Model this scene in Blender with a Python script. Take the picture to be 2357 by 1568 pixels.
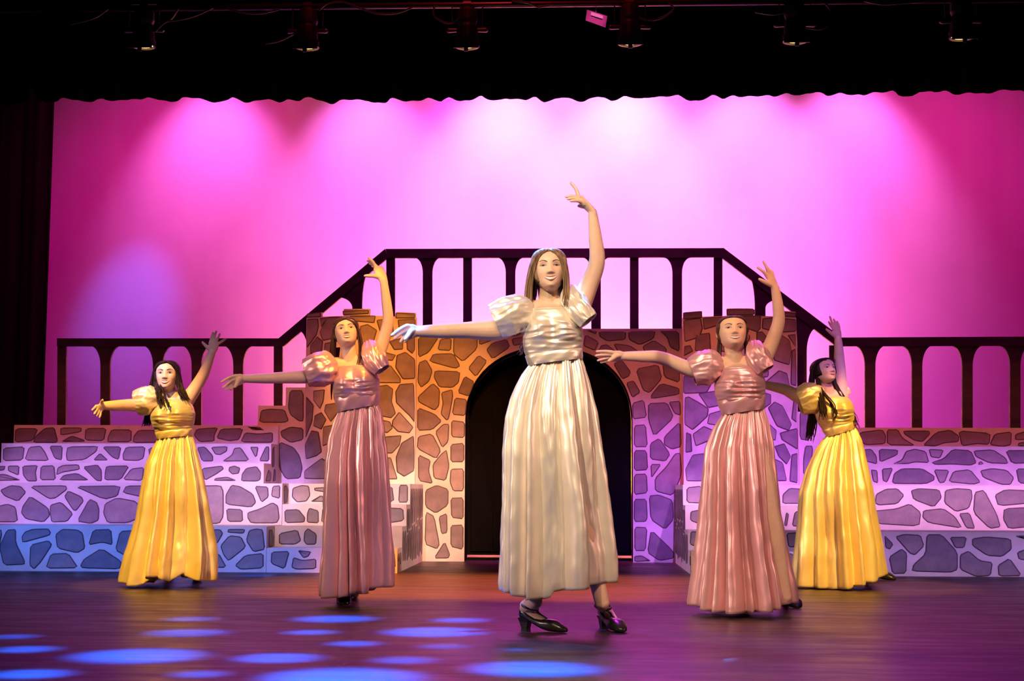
import bpy, bmesh, math, random
import numpy as np
from mathutils import Vector, Matrix, noise
for o in list(bpy.data.objects): bpy.data.objects.remove(o)
SC = bpy.context.scene
COL = SC.collection
random.seed(7)

# ---------------------------------------------------------------- camera
F_PX, CX, CY = 3400.0, 1178.5, 784.0
CAM_H = 0.65
YAW, PITCH, ROLL = math.radians(2.56), math.atan(341/3400), math.radians(0.2)
_F = Vector((-math.sin(YAW)*math.cos(PITCH), math.cos(YAW)*math.cos(PITCH), math.sin(PITCH)))
_R0 = Vector((math.cos(YAW), math.sin(YAW), 0)); _U0 = _R0.cross(_F)
_U = _U0*math.cos(ROLL) - _R0*math.sin(ROLL); _R = _R0*math.cos(ROLL) + _U0*math.sin(ROLL)
EYE = Vector((0, 0, CAM_H))
cd = bpy.data.cameras.new('camera'); cam = bpy.data.objects.new('camera', cd); COL.objects.link(cam)
cd.sensor_fit = 'HORIZONTAL'; cd.sensor_width = 36.0; cd.lens = 36.0*F_PX/2357.0
cd.clip_end = 100
cam.matrix_world = Matrix(((_R.x, _U.x, -_F.x, 0), (_R.y, _U.y, -_F.y, 0), (_R.z, _U.z, -_F.z, CAM_H), (0, 0, 0, 1)))
SC.camera = cam

def ray(x, y): return _F + _R*((x-CX)/F_PX) - _U*((y-CY)/F_PX)
def at(x, y, Y):                       # photo point carried to the real plane Y = const
    d = ray(x, y); return EYE + d*(Y/d.y)
def at_x(x, y, X):
    d = ray(x, y); return EYE + d*(X/d.x)
def at_floor(x, y):
    d = ray(x, y); return EYE + d*(-CAM_H/d.z)

# ---------------------------------------------------------------- world and exposure
w = bpy.data.worlds.new('dark_theatre'); SC.world = w; w.use_nodes = True
w.node_tree.nodes['Background'].inputs[0].default_value = (0.55, 0.35, 0.45, 1)
w.node_tree.nodes['Background'].inputs[1].default_value = 0.004
vs = SC.view_settings
vs.view_transform = 'Standard'; vs.look = 'None'; vs.exposure = 0.0; vs.gamma = 1.0; vs.use_curve_mapping = False

# ---------------------------------------------------------------- stage lights and added spots (all hung out of view)
def spot(loc, tgt, col, power, ang, blend=0.3, rad=0.06, name='stage_spot'):
    l = bpy.data.lights.new(name, 'SPOT'); l.color = col; l.energy = power
    l.spot_size = math.radians(ang); l.spot_blend = blend; l.shadow_soft_size = rad
    o = bpy.data.objects.new(name, l); COL.objects.link(o); o.location = loc
    o.rotation_euler = (Vector(tgt)-Vector(loc)).to_track_quat('-Z', 'Y').to_euler(); return o
def area(loc, tgt, col, power, sx, sy, name='wash_light', spread=180):
    l = bpy.data.lights.new(name, 'AREA'); l.color = col; l.energy = power
    l.shape = 'RECTANGLE'; l.size = sx; l.size_y = sy; l.spread = math.radians(spread)
    o = bpy.data.objects.new(name, l); COL.objects.link(o); o.location = loc
    o.rotation_euler = (Vector(tgt)-Vector(loc)).to_track_quat('-Z', 'Y').to_euler(); return o
def framed(loc, pts, col, power, soft=0.02, rad=0.04, pad=0.0):
    """profile spot whose four shutters are set to frame the given world points"""
    loc = Vector(loc); c = sum((Vector(p) for p in pts), Vector())/len(pts)
    o = spot(loc, c, col, power, 60, 0.05, rad); Rm = o.rotation_euler.to_matrix().inverted()
    uv = [Rm @ (Vector(p)-loc) for p in pts]; uv = [(q.x/-q.z, q.y/-q.z) for q in uv]
    u0, u1 = min(q[0] for q in uv)-pad, max(q[0] for q in uv)+pad; v0, v1 = min(q[1] for q in uv)-pad, max(q[1] for q in uv)+pad
    r = max(math.hypot(a, b) for a in (u0, u1) for b in (v0, v1)); o.data.spot_size = min(2.8, 2*math.atan(r)*1.08+0.02)
    l = o.data; l.use_nodes = True; nt = l.node_tree; em = nt.nodes['Emission']
    tc = nt.nodes.new('ShaderNodeTexCoord'); sp = nt.nodes.new('ShaderNodeSeparateXYZ'); nt.links.new(tc.outputs['Normal'], sp.inputs[0])
    ab = nt.nodes.new('ShaderNodeMath'); ab.operation = 'ABSOLUTE'; nt.links.new(sp.outputs['Z'], ab.inputs[0]); last = None
    for ax, lo, hi in (('X', u0, u1), ('Y', v0, v1)):
        dv = nt.nodes.new('ShaderNodeMath'); dv.operation = 'DIVIDE'; nt.links.new(sp.outputs[ax], dv.inputs[0]); nt.links.new(ab.outputs[0], dv.inputs[1])
        for a, b in ((lo-soft, lo+soft), (hi+soft, hi-soft)):
            mr = nt.nodes.new('ShaderNodeMapRange'); mr.interpolation_type = 'SMOOTHSTEP'
            mr.inputs['From Min'].default_value = a; mr.inputs['From Max'].default_value = b; nt.links.new(dv.outputs[0], mr.inputs['Value'])
            if last is None: last = mr.outputs[0]
            else:
                mu = nt.nodes.new('ShaderNodeMath'); mu.operation = 'MULTIPLY'; nt.links.new(last, mu.inputs[0]); nt.links.new(mr.outputs[0], mu.inputs[1]); last = mu.outputs[0]
    nt.links.new(last, em.inputs['Strength']); return o
YC = 15.6          # the backdrop cloth
MAG = (1.0, 0.165, 0.90)
# six magenta heads washing the backdrop from above, hidden behind the border
for px, e in ((500, 330), (850, 450), (1150, 680), (1440, 680), (1720, 540), (1950, 430)):
    p = at(px, 240, YC)
    spot((p.x, YC-1.0, 5.75), (p.x, YC, 3.5), MAG, e, 64, 1.0, 0.06)
# broad deep pink wash over the whole backdrop, from behind the border
for x, e in ((-4.0, 520), (-0.2, 640), (3.6, 520)): spot((x, 13.0, 6.4), (x, YC, 0.9), (1.0, 0.0, 0.40), e, 100, 1.0, 0.3)
spot((0.0, 13.4, 6.4), (0.1, YC, 2.9), (1.0, 0.075, 0.80), 3200, 88, 1.0, 0.3)
# orange ground row behind the platforms, washing the cloth from below
area((-0.2, YC-0.30, 0.55), (-0.2, YC, 1.1), (1.0, 0.28, 0.0), 520, 4.6, 0.10, spread=115)
# small blue head at the left of the backdrop
p = at(300, 740, YC); spot((p.x+0.6, 13.5, 5.2), p, (0.06, 0.13, 1.0), 420, 24, 1.0, 0.05)
# front of house: warm white key on the middle dancer
framed((-2.2, 0.9, 5.2), [(-0.75, 6.8, 0.35), (0.42, 6.8, 0.35), (-0.75, 6.8, 2.3), (0.42, 6.8, 2.3)], (1.0, 0.80, 0.53), 2150, 0.05, 0.08)
# dim warm front light over the dancers
framed((0.8, 0.8, 6.6), [(-4.0, 10.2, 0.0), (3.6, 10.2, 0.0), (-3.4, 8.4, 1.3), (3.0, 8.4, 1.3), (0, 6.2, 0), (-1.0, 8.1, 2.1), (1.2, 7.7, 2.1)], (1.0, 0.60, 0.46), 1700, 0.03, 0.10)
# red-orange wash over the upper set, shuttered off the backdrop
framed((-0.4, 3.0, 6.4), [(-5.2, 12.9, 1.0), (4.6, 12.9, 1.0), (-5.2, 12.9, 2.1), (4.6, 12.9, 2.1), (0, 13.3, 0.9)], (1.0, 0.20, 0.07), 2200, 0.02, 0.06)
# lavender over the steps
framed((-3.2, 5.0, 6.2), [(-4.9, 12.0, 0.36), (-2.35, 12.0, 0.36), (-4.9, 12.6, 1.05), (-2.35, 12.6, 1.05)], (0.54, 0.28, 1.0), 5400, 0.02, 0.04)
framed((-1.6, 5.0, 6.2), [(-3.1, 11.8, 0.34), (-1.3, 11.8, 0.34), (-3.1, 12.3, 0.80), (-1.3, 12.3, 0.80)], (1.0, 0.62, 0.62), 5000, 0.05, 0.04)
framed((2.4, 5.0, 6.2), [(0.8, 12.0, 0.36), (4.6, 12.0, 0.36), (0.8, 12.6, 0.95), (4.6, 12.6, 0.95)], (0.62, 0.22, 1.0), 5200, 0.03, 0.04)
framed((2.6, 5.0, 6.2), [(0.8, 12.0, 0.36), (4.6, 12.0, 0.36), (0.8, 12.1, 0.72), (4.6, 12.1, 0.72)], (1.0, 0.52, 0.58), 3200, 0.02, 0.04)
framed((1.0, 5.2, 6.2), [(0.3, 13.2, 0.0), (2.2, 12.8, 0.5), (0.3, 13.2, 1.35), (2.2, 12.8, 1.40)], (0.42, 0.13, 1.0), 5600, 0.03, 0.04)
framed((1.4, 5.6, 5.6), [(-1.7, 13.2, 0.0), (-0.7, 13.2, 0.0), (-1.7, 13.2, 1.0), (-0.7, 13.2, 1.25)], (1.0, 0.54, 0.40), 6500, 0.04, 0.04)
# blue and indigo along the lowest platforms
framed((-4.6, 6.0, 5.0), [(-4.6, 11.4, 0.0), (-1.9, 11.4, 0.0), (-4.6, 11.4, 0.33), (-1.9, 11.4, 0.33)], (0.10, 0.22, 1.0), 3600, 0.03, 0.04)
framed((2.8, 6.0, 5.0), [(1.4, 11.4, 0.0), (4.4, 11.4, 0.0), (1.4, 11.4, 0.33), (4.4, 11.4, 0.33)], (0.30, 0.18, 1.0), 2400, 0.03, 0.04)
# amber heads: tower, floor, and the dancers
spot((-0.6, 6.2, 6.0), (-1.35, 12.7, 1.50), (1.0, 0.36, 0.01), 3000, 14, 0.5, 0.05)
framed((-0.9, 7.6, 6.5), [(-1.9, 8.9, 0), (0.6, 8.9, 0), (-1.9, 11.2, 0), (0.6, 11.2, 0)], (1.0, 0.27, 0.02), 20000, 0.05, 0.05)
spot((-3.6, 5.2, 6.0), (-2.7, 9.6, 0.55), (1.0, 0.54, 0.07), 5200, 13, 0.4, 0.05)
spot((2.9, 5.2, 6.0), (1.95, 9.9, 0.50), (1.0, 0.52, 0.06), 5200, 13, 0.4, 0.05)
spot((0.4, 5.2, 5.6), at(815, 775, 8.19), (1.0, 0.40, 0.03), 3000, 5.5, 0.4, 0.03)
spot((1.2, 4.9, 5.6), (0.85, 7.85, 1.75), (1.0, 0.30, 0.04), 500, 8, 0.5, 0.03)
# blue back light over the middle dancer
spot((-2.4, 9.0, 5.6), (-0.35, 6.8, 1.35), (0.06, 0.25, 1.0), 2600, 16, 0.4, 0.04)
# blue pattern heads: pools of light on the floor
for px, py, wpx, e in ((440,1425,150,.7),(770,1425,230,1.2),(1060,1428,160,1.0),(430,1457,230,.8),(715,1456,150,1.0),(1000,1455,280,1.6),(815,1482,150,1.0),(1020,1488,140,.6),(60,1495,180,1.0),(320,1510,370,1.4),(640,1515,240,1.3),(930,1520,180,.8),(1230,1540,350,1.8),(790,1560,440,1.8),(460,1552,160,.7),(70,1552,230,1.1),(1190,1496,70,.6),(60,1333,200,.05),(590,1325,100,.6),(30,1466,140,.6)):
    t = at_floor(px, py); L = Vector((-1.6, 6.0, 5.2)); R_ = wpx/2*t.y/F_PX; dd = (t-L).length
    spot(L, t, (0.0, 0.11, 1.0), 60000*e, 2*math.degrees(math.atan(R_/dd)), 1.0, 0.05)
# purple back light raking the floor and the dancers' edges
for x, tx in ((-2.8, -1.6), (2.6, 1.4), (0.2, 0.3)):
    spot((x, 11.2, 6.0), (tx, 6.6, 0.0), (0.60, 0.03, 0.80), 700, 44, 0.7, 0.05)
# lavender special on the left dancer, purple on the right dancer's raised arm
spot((-4.4, 3.0, 4.6), at(430, 850, 9.67), (0.72, 0.60, 1.0), 750, 5.2, 0.6, 0.04)
spot((3.6, 4.0, 4.6), at(1925, 810, 9.99), (0.70, 0.22, 0.85), 1300, 6, 0.6, 0.04)
# added red spot tinting the lighting pipe
framed((-0.8, 8.6, 7.2), [(-2.6, 10.8, 4.15), (1.0, 10.8, 4.15), (-2.6, 10.8, 4.42), (1.0, 10.8, 4.42)], (1.0, 0.03, 0.03), 450, 0.06, 0.02)
# two low side lights, added to bring out the gown folds
framed((-6.6, 5.2, 2.6), [(-1.6, 8.2, 0.1), (-1.6, 8.2, 1.9), (1.4, 7.7, 0.1), (1.4, 7.7, 1.9), (0.0, 6.6, 0.1), (0.0, 6.6, 1.9), (1.5, 10.0, 0.4)], (1.0, 0.66, 0.56), 900, 0.04, 0.06)
framed((6.0, 4.4, 2.8), [(-1.6, 8.2, 0.1), (-1.6, 8.2, 1.9), (1.4, 7.7, 0.1), (1.4, 7.7, 1.9), (0.0, 6.6, 0.1), (0.0, 6.6, 1.9)], (1.0, 0.46, 0.40), 500, 0.04, 0.06)
# added pink spot brightening the colour frame hanging from the pipe
spot((0.7, 8.8, 6.4), at(1372, 42, 10.7), (1.0, 0.30, 0.62), 500, 4, 0.8, 0.03)
# cross spots added to brighten the open sides of the short stairs
framed((2.6, 8.0, 4.2), [(-1.62, 11.5, 0.0), (-1.62, 13.2, 0.0), (-1.62, 12.3, 0.66), (-1.62, 13.2, 0.66)], (1.0, 0.58, 0.46), 1600, 0.01, 0.03)
framed((-3.0, 8.0, 4.2), [(0.86, 11.5, 0.0), (0.86, 13.2, 0.0), (0.86, 12.3, 0.66), (0.86, 13.2, 0.66)], (0.80, 0.42, 1.0), 1400, 0.01, 0.03)
# extra narrow blue spot, added for a highlight on the middle dancer's hair
spot((-1.3, 8.8, 5.2), at(1256, 582, 6.85), (0.02, 0.28, 1.0), 22000, 3.2, 0.5, 0.02)
# ---------------------------------------------------------------- materials
def nmat(name):
    m = bpy.data.materials.new(name); m.use_nodes = True
    nt = m.node_tree; b = nt.nodes['Principled BSDF']; return m, nt, b
def add(nt, t, **kw):
    n = nt.nodes.new(t)
    for k, v in kw.items(): setattr(n, k, v)
    return n
def noise_col(nt, c1, c2, scale, detail=4, coord='Object', stretch=None, lo=0.35, hi=0.65, rough=0.6):
    tc = add(nt, 'ShaderNodeTexCoord'); mp = add(nt, 'ShaderNodeMapping')
    if stretch: mp.inputs['Scale'].default_value = stretch
    nt.links.new(tc.outputs[coord], mp.inputs[0])
    n = add(nt, 'ShaderNodeTexNoise'); n.inputs['Scale'].default_value = scale; n.inputs['Detail'].default_value = detail
    n.inputs['Roughness'].default_value = rough
    nt.links.new(mp.outputs[0], n.inputs['Vector'])
    cr = add(nt, 'ShaderNodeValToRGB')
    cr.color_ramp.elements[0].position = lo; cr.color_ramp.elements[1].position = hi
    cr.color_ramp.elements[0].color = (*c1, 1); cr.color_ramp.elements[1].color = (*c2, 1)
    nt.links.new(n.outputs['Fac'], cr.inputs[0]); return n, cr
def bump(nt, b, src, strength, dist=0.01):
    bp = add(nt, 'ShaderNodeBump'); bp.inputs['Strength'].default_value = strength; bp.inputs['Distance'].default_value = dist
    nt.links.new(src, bp.inputs['Height']); nt.links.new(bp.outputs[0], b.inputs['Normal'])
def simple(name, c, rough=0.6, metal=0.0, spec=0.5, c2=None, scale=8, stretch=None, bmp=0):
    m, nt, b = nmat(name)
    b.inputs['Base Color'].default_value = (*c, 1); b.inputs['Roughness'].default_value = rough
    b.inputs['Metallic'].default_value = metal; b.inputs['Specular IOR Level'].default_value = spec
    n, cr = noise_col(nt, c, c2 or tuple(x*0.82 for x in c), scale, stretch=stretch)
    nt.links.new(cr.outputs[0], b.inputs['Base Color'])
    if bmp: bump(nt, b, n.outputs['Fac'], bmp)
    return m
def satin(name, c):
    m, nt, b = nmat(name)
    n, cr = noise_col(nt, tuple(x*0.93 for x in c), c, 3)
    nt.links.new(cr.outputs[0], b.inputs['Base Color'])
    b.inputs['Roughness'].default_value = 0.37; b.inputs['Metallic'].default_value = 0.50
    b.inputs['Specular IOR Level'].default_value = 0.5
    b.inputs['Sheen Weight'].default_value = 0.12
    tc = add(nt, 'ShaderNodeTexCoord'); mp = add(nt, 'ShaderNodeMapping'); mp.inputs['Scale'].default_value = (1, 1, 0.22)
    nt.links.new(tc.outputs['Object'], mp.inputs[0])
    n2 = add(nt, 'ShaderNodeTexNoise'); n2.inputs['Scale'].default_value = 16; n2.inputs['Detail'].default_value = 5
    nt.links.new(mp.outputs[0], n2.inputs['Vector']); bump(nt, b, n2.outputs['Fac'], 0.10, 0.008)
    return m
def skin(name, c):
    m, nt, b = nmat(name)
    n, cr = noise_col(nt, tuple(x*0.92 for x in c), c, 30)
    nt.links.new(cr.outputs[0], b.inputs['Base Color']); b.inputs['Roughness'].default_value = 0.48
    b.inputs['Subsurface Weight'].default_value = 0.06; b.inputs['Subsurface Radius'].default_value = (0.012, 0.004, 0.002)
    return m
def hairmat(name, c):
    m, nt, b = nmat(name)
    n, cr = noise_col(nt, tuple(x*0.45 for x in c), tuple(x*1.25 for x in c), 60, stretch=(1, 1, 0.07))
    nt.links.new(cr.outputs[0], b.inputs['Base Color']); b.inputs['Roughness'].default_value = 0.5; b.inputs['Specular IOR Level'].default_value = 0.16
    bump(nt, b, n.outputs['Fac'], 0.6, 0.006); return m
def stone_paint():
    m, nt, b = nmat('painted_stone')
    n, cr = noise_col(nt, (0.165, 0.125, 0.150), (0.30, 0.225, 0.235), 7, detail=5, lo=0.3, hi=0.7)
    oi = add(nt, 'ShaderNodeObjectInfo'); hsv = add(nt, 'ShaderNodeHueSaturation')
    mr = add(nt, 'ShaderNodeMapRange'); mr.inputs['To Min'].default_value = 0.72; mr.inputs['To Max'].default_value = 1.3
    nt.links.new(oi.outputs['Random'], mr.inputs[0]); nt.links.new(mr.outputs[0], hsv.inputs['Value'])
    mr2 = add(nt, 'ShaderNodeMapRange'); mr2.inputs['To Min'].default_value = 0.46; mr2.inputs['To Max'].default_value = 0.54
    nt.links.new(oi.outputs['Random'], mr2.inputs[0]); nt.links.new(mr2.outputs[0], hsv.inputs['Hue'])
    nt.links.new(cr.outputs[0], hsv.inputs['Color']); nt.links.new(hsv.outputs[0], b.inputs['Base Color'])
    b.inputs['Roughness'].default_value = 0.7; bump(nt, b, n.outputs['Fac'], 0.15, 0.004); return m
M = {}
M['mortar'] = simple('mortar_paint', (0.60, 0.50, 0.48), 0.75, c2=(0.72, 0.61, 0.57), scale=5, bmp=0.1)
M['stone'] = stone_paint()
M['stone_edge'] = simple('stone_outline_paint', (0.055, 0.035, 0.04), 0.75, c2=(0.09, 0.06, 0.06), scale=20)
M['rail'] = simple('dry_brushed_black_paint', (0.016, 0.008, 0.010), 0.6, c2=(0.05, 0.03, 0.036), scale=9, stretch=(0.4, 1, 1))
M['black'] = simple('black_paint', (0.0022, 0.0018, 0.003), 0.9, spec=0.08, c2=(0.004, 0.003, 0.005))
M['velvet'] = simple('black_velvet', (0.007, 0.004, 0.006), 0.95, spec=0.1, c2=(0.011, 0.006, 0.009), scale=30)
M['metal'] = simple('dark_pipe_metal', (0.10, 0.08, 0.08), 0.35, metal=0.8)
M['fixture'] = simple('fixture_black_enamel', (0.02, 0.02, 0.022), 0.4)
M['cable'] = simple('cable_rubber', (0.03, 0.02, 0.02), 0.4)
M['leather'] = simple('black_shoe_leather', (0.010, 0.009, 0.010), 0.28, c2=(0.016, 0.014, 0.014))
M['eye'] = simple('eye_white', (0.62, 0.56, 0.54), 0.25, c2=(0.6, 0.54, 0.52))
M['iris'] = simple('dark_iris', (0.035, 0.022, 0.018), 0.2)
M['lash'] = simple('dark_lash', (0.02, 0.013, 0.012), 0.6)
M['teeth'] = simple('teeth', (0.80, 0.74, 0.68), 0.3, c2=(0.78, 0.72, 0.66))
M['cloth'] = None
def cyc_mat():
    m, nt, b = nmat('backdrop_cloth')
    n, cr = noise_col(nt, (0.74, 0.72, 0.74), (0.80, 0.78, 0.80), 1.5)
    nt.links.new(cr.outputs[0], b.inputs['Base Color']); b.inputs['Roughness'].default_value = 0.9
    b.inputs['Specular IOR Level'].default_value = 0.1
    return m
M['cloth'] = cyc_mat()
def floor_mat():
    m, nt, b = nmat('stage_floor_boards')
    n, cr = noise_col(nt, (0.021, 0.012, 0.014), (0.047, 0.025, 0.025), 3.2, detail=8, stretch=(0.35, 3.0, 1), lo=0.3, hi=0.7)
    nt.links.new(cr.outputs[0], b.inputs['Base Color'])
    n2, cr2 = noise_col(nt, (0.32, 0.32, 0.32), (0.48, 0.48, 0.48), 5, detail=6, stretch=(0.5, 2.2, 1))
    nt.links.new(cr2.outputs[0], b.inputs['Roughness'])
    n3, _ = noise_col(nt, (0, 0, 0), (1, 1, 1), 40, detail=4, stretch=(0.12, 3.0, 1))
    bump(nt, b, n3.outputs['Fac'], 0.16, 0.004)
    b.inputs['Specular IOR Level'].default_value = 0.18
    return m
M['floor'] = floor_mat()
def emit(name, c, s):
    m, nt, b = nmat(name); b.inputs['Base Color'].default_value = (0, 0, 0, 1)
    b.inputs['Emission Color'].default_value = (*c, 1); b.inputs['Emission Strength'].default_value = s; return m

# ---------------------------------------------------------------- mesh helpers
class MB:
    def __init__(s): s.v = []; s.f = []; s.mi = []
    def addv(s, pts):
        k = len(s.v); s.v.extend([tuple(p) for p in pts]); return k
    def face(s, idx, m=0): s.f.append(tuple(idx)); s.mi.append(m)
    def box(s, a, b, m=0):
        (x0, y0, z0), (x1, y1, z1) = a, b
        k = s.addv([(x0,y0,z0),(x1,y0,z0),(x1,y1,z0),(x0,y1,z0),(x0,y0,z1),(x1,y0,z1),(x1,y1,z1),(x0,y1,z1)])
        for q in ((0,3,2,1),(4,5,6,7),(0,1,5,4),(1,2,6,5),(2,3,7,6),(3,0,4,7)): s.face([k+i for i in q], m)
    def rings(s, rs, closed=True, cap0=False, cap1=False, m=0):
        n = len(rs[0]); ks = [s.addv(r) for r in rs]
        for a, b in zip(ks[:-1], ks[1:]):
            for i in range(n if closed else n-1):
                j = (i+1) % n; s.face((a+i, a+j, b+j, b+i), m)
        if cap0: s.face([ks[0]+i for i in range(n)][::-1], m)
        if cap1: s.face([ks[-1]+i for i in range(n)], m)
    def tube(s, pts, rad, n=12, ref=None, sub=4, m=0, round_ends=True, wob=None):
        P = [Vector(p) for p in pts]; Rr = [(r, r) if not isinstance(r, (tuple, list)) else tuple(r) for r in rad]
        if sub > 1 and len(P) > 2 or sub > 1 and len(P) == 2:
            P, Rr = smooth_path(P, Rr, sub)
        T = []
        for i in range(len(P)):
            a = P[max(i-1, 0)]; b = P[min(i+1, len(P)-1)]; t = (b-a); T.append(t.normalized() if t.length > 1e-9 else Vector((0,0,1)))
        u = Vector(ref) if ref is not None else (Vector((0,1,0)) if abs(T[0].y) < 0.9 else Vector((1,0,0)))
        rs = []
        def ring(c, t, u, ra, rb):
            v = t.cross(u).normalized()
            return [c + u*(ra*math.cos(2*math.pi*k/n)) + v*(rb*math.sin(2*math.pi*k/n)) for k in range(n)]
        for i in range(len(P)):
            t = T[i]; u = (u - t*u.dot(t)); u = u.normalized() if u.length > 1e-6 else t.orthogonal().normalized()
            ra, rb = Rr[i]
            if i == 0 and round_ends:
                for q in (0.2, 0.6, 0.87):
                    off = -math.sqrt(1-q*q)*min(ra, rb); rs.append(ring(P[0]+t*off, t, u, ra*q, rb*q))
            rs.append(ring(P[i], t, u, ra, rb))
            if i == len(P)-1 and round_ends:
                for q in (0.87, 0.6, 0.2):
                    off = math.sqrt(1-q*q)*min(ra, rb); rs.append(ring(P[-1]+t*off, t, u, ra*q, rb*q))
        s.rings(rs, cap0=True, cap1=True, m=m)
    def ellipsoid(s, c, rx, ry, rz, n=16, mth=10, rot=None, m=0):
        rs = []
        for j in range(1, mth):
            a = math.pi*j/mth - math.pi/2
            r = []
            for i in range(n):
                b = 2*math.pi*i/n; p = Vector((rx*math.cos(a)*math.cos(b), ry*math.cos(a)*math.sin(b), rz*math.sin(a)))
                r.append(Vector(c) + (rot @ p if rot else p))
            rs.append(r)
        s.rings(rs, cap0=True, cap1=True, m=m)
    def prism(s, poly, d, m=0):            # closed 3D polygon extruded along vector d
        d = Vector(d); k0 = s.addv(poly); k1 = s.addv([Vector(p)+d for p in poly]); n = len(poly)
        s.face([k0+i for i in range(n)], m); s.face([k1+i for i in range(n)][::-1], m)
        for i in range(n):
            j = (i+1) % n; s.face((k0+i, k1+i, k1+j, k0+j), m)
    def mesh(s, name, loc=(0,0,0), fixn=True):
        l = Vector(loc); me = bpy.data.meshes.new(name)
        me.from_pydata([tuple(Vector(p)-l) for p in s.v], [], s.f)
        me.polygons.foreach_set('material_index', s.mi)
        if fixn:
            bm = bmesh.new(); bm.from_mesh(me); bmesh.ops.recalc_face_normals(bm, faces=bm.faces); bm.to_mesh(me); bm.free()
        me.update(); return me
    def build(s, name, mats, parent=None, smooth=False, loc=None, origin=None):
        """verts are in world space; the object sits at origin (default: centre of base) relative to its parent"""
        pw = Vector(parent['_w']) if parent is not None and '_w' in parent else Vector((0,0,0))
        if origin is None:
            a = np.array(s.v); origin = ((a[:,0].min()+a[:,0].max())/2, (a[:,1].min()+a[:,1].max())/2, a[:,2].min())
        me = s.mesh(name, origin)
        for mm in (mats if isinstance(mats, (list, tuple)) else [mats]): me.materials.append(mm)
        if smooth: me.polygons.foreach_set('use_smooth', [True]*len(me.polygons))
        o = bpy.data.objects.new(name, me); COL.objects.link(o)
        o['_w'] = tuple(origin)
        if parent is not None: o.parent = parent
        o.location = Vector(origin) - pw
        return o
def smooth_path(P, R, sub):
    n = len(P); out = []; ro = []
    for i in range(n-1):
        p0, p1, p2, p3 = P[max(i-1,0)], P[i], P[i+1], P[min(i+2,n-1)]
        for k in range(sub):
            t = k/sub
            out.append(0.5*((2*p1)+(p2-p0)*t+(2*p0-5*p1+4*p2-p3)*t*t+(3*p1-p0-3*p2+p3)*t*t*t))
            ro.append(tuple(R[i][q]*(1-t)+R[i+1][q]*t for q in (0,1)))
    out.append(P[-1]); ro.append(R[-1]); return out, ro
def empty(name, loc, label=None, cat=None, group=None):
    o = bpy.data.objects.new(name, None); COL.objects.link(o); o.location = loc; o['_w'] = tuple(loc); o.empty_display_size = 0.1
    tag(o, label, cat, group); return o
def tag(o, label=None, cat=None, group=None, kind=None):
    if label: o['label'] = label
    if cat: o['category'] = cat
    if group: o['group'] = group
    if kind: o['kind'] = kind
    return o
# ================================================================ the room
def slab(name, a, b, mat):
    m = MB(); m.box(a, b); return tag(m.build(name, mat), kind='structure')
slab('floor', (-8, 2.6, -0.12), (8, 17.2, 0), M['floor'])
slab('wall_back', (-8, 17.0, 0), (8, 17.2, 8), M['black'])
slab('wall_left', (-8.2, 2.6, 0), (-8, 17.2, 8), M['black'])
slab('wall_right', (8, 2.6, 0), (8.2, 17.2, 8), M['black'])
slab('ceiling', (-8, 6.8, 8), (8, 17.2, 8.2), M['black'])

# ---------------------------------------------------------------- backdrop cloth
def drape(name, x0, x1, y, z0f, z1, pleat, amp, mat, thick=0.02, n=None, flat_top=0.0, parent=None, rnd=3):
    r = random.Random(rnd); n = n or int((x1-x0)/0.03); ph = [r.uniform(0, 6.28) for _ in range(4)]
    m = MB(); rows = []
    zs = 14
    for j in range(zs+1):
        v = j/zs; row = []
        for i in range(n+1):
            x = x0+(x1-x0)*i/n
            q = amp*(0.6*math.sin(6.283*x/pleat+ph[0]+0.8*math.sin(x*2.1+ph[1]))+0.4*math.sin(6.283*x/(pleat*0.43)+ph[2]))
            z0 = z0f(x); z = z0+(z1-z0)*v
            row.append(Vector((x, y+q*(1-flat_top*v), z)))
        rows.append(row)
    back = [[p+Vector((0, thick, 0)) for p in row] for row in rows]
    loop = [a+b[::-1] for a, b in zip(rows, back)]
    m.rings(loop, cap0=False, cap1=False)
    return m.build(name, mat, parent, smooth=True)
xl = at(108, 600, YC).x
o = drape('backdrop_cloth', xl-0.6, 6.4, YC, lambda x: 0.02, 5.6, 0.5, 0.0012, M['cloth'])
tag(o, 'huge smooth pale cloth hanging across the back of the stage, glowing pink', 'backdrop')
# black leg curtain at the left, covering the edge of the cloth
xe = at(110, 600, 15.0).x
o = drape('leg_curtain', xe-2.3, xe, 15.0, lambda x: 0.01, 5.8, 0.32, 0.05, M['velvet'], rnd=5)
tag(o, 'black leg curtain hanging at the left edge of the glowing backdrop', 'curtain')
# black border curtain with uneven gathered hem
hem = [(100,234),(150,227),(190,232),(235,226),(262,236),(280,228),(330,224),(390,233),(415,223),(450,226),(505,234),(535,225),(560,233),(605,228),(640,234),(660,226),(690,231),(715,224),(760,236),(795,230),(845,228),(862,235),(890,236),(900,227),(935,231),(985,226),(1015,234),(1035,222),(1060,230),(1080,230),(1108,222),(1118,228),(1150,228),(1165,223),(1190,230),(1210,230),(1232,221),(1250,231),(1270,231),(1295,224),(1345,231),(1375,222),(1405,230),(1437,220),(1475,229),(1500,220),(1560,221),(1590,230),(1610,229),(1640,219),(1665,228),(1690,218),(1780,222),(1815,211),(1845,219),(1880,212),(1905,217),(1935,212),(1965,220),(1985,219),(2010,210),(2055,210),(2065,220),(2100,220),(2120,208),(2150,214),(2175,207),(2210,215),(2270,214),(2300,206),(2357,210),(2500,212)]
YB = 12.6
hp = [at(a, b, YB) for a, b in hem]
hx = [p.x for p in hp]; hz = [p.z for p in hp]
xb0 = hx[0]
o = drape('border_curtain', -7.4, 6.5, YB, lambda x: float(np.interp(x, hx, hz)) + (0.02*math.sin(x*9) if x < xb0 or x > hx[-1] else 0), 6.4, 0.36, 0.055, M['velvet'], n=620, rnd=8)
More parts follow.
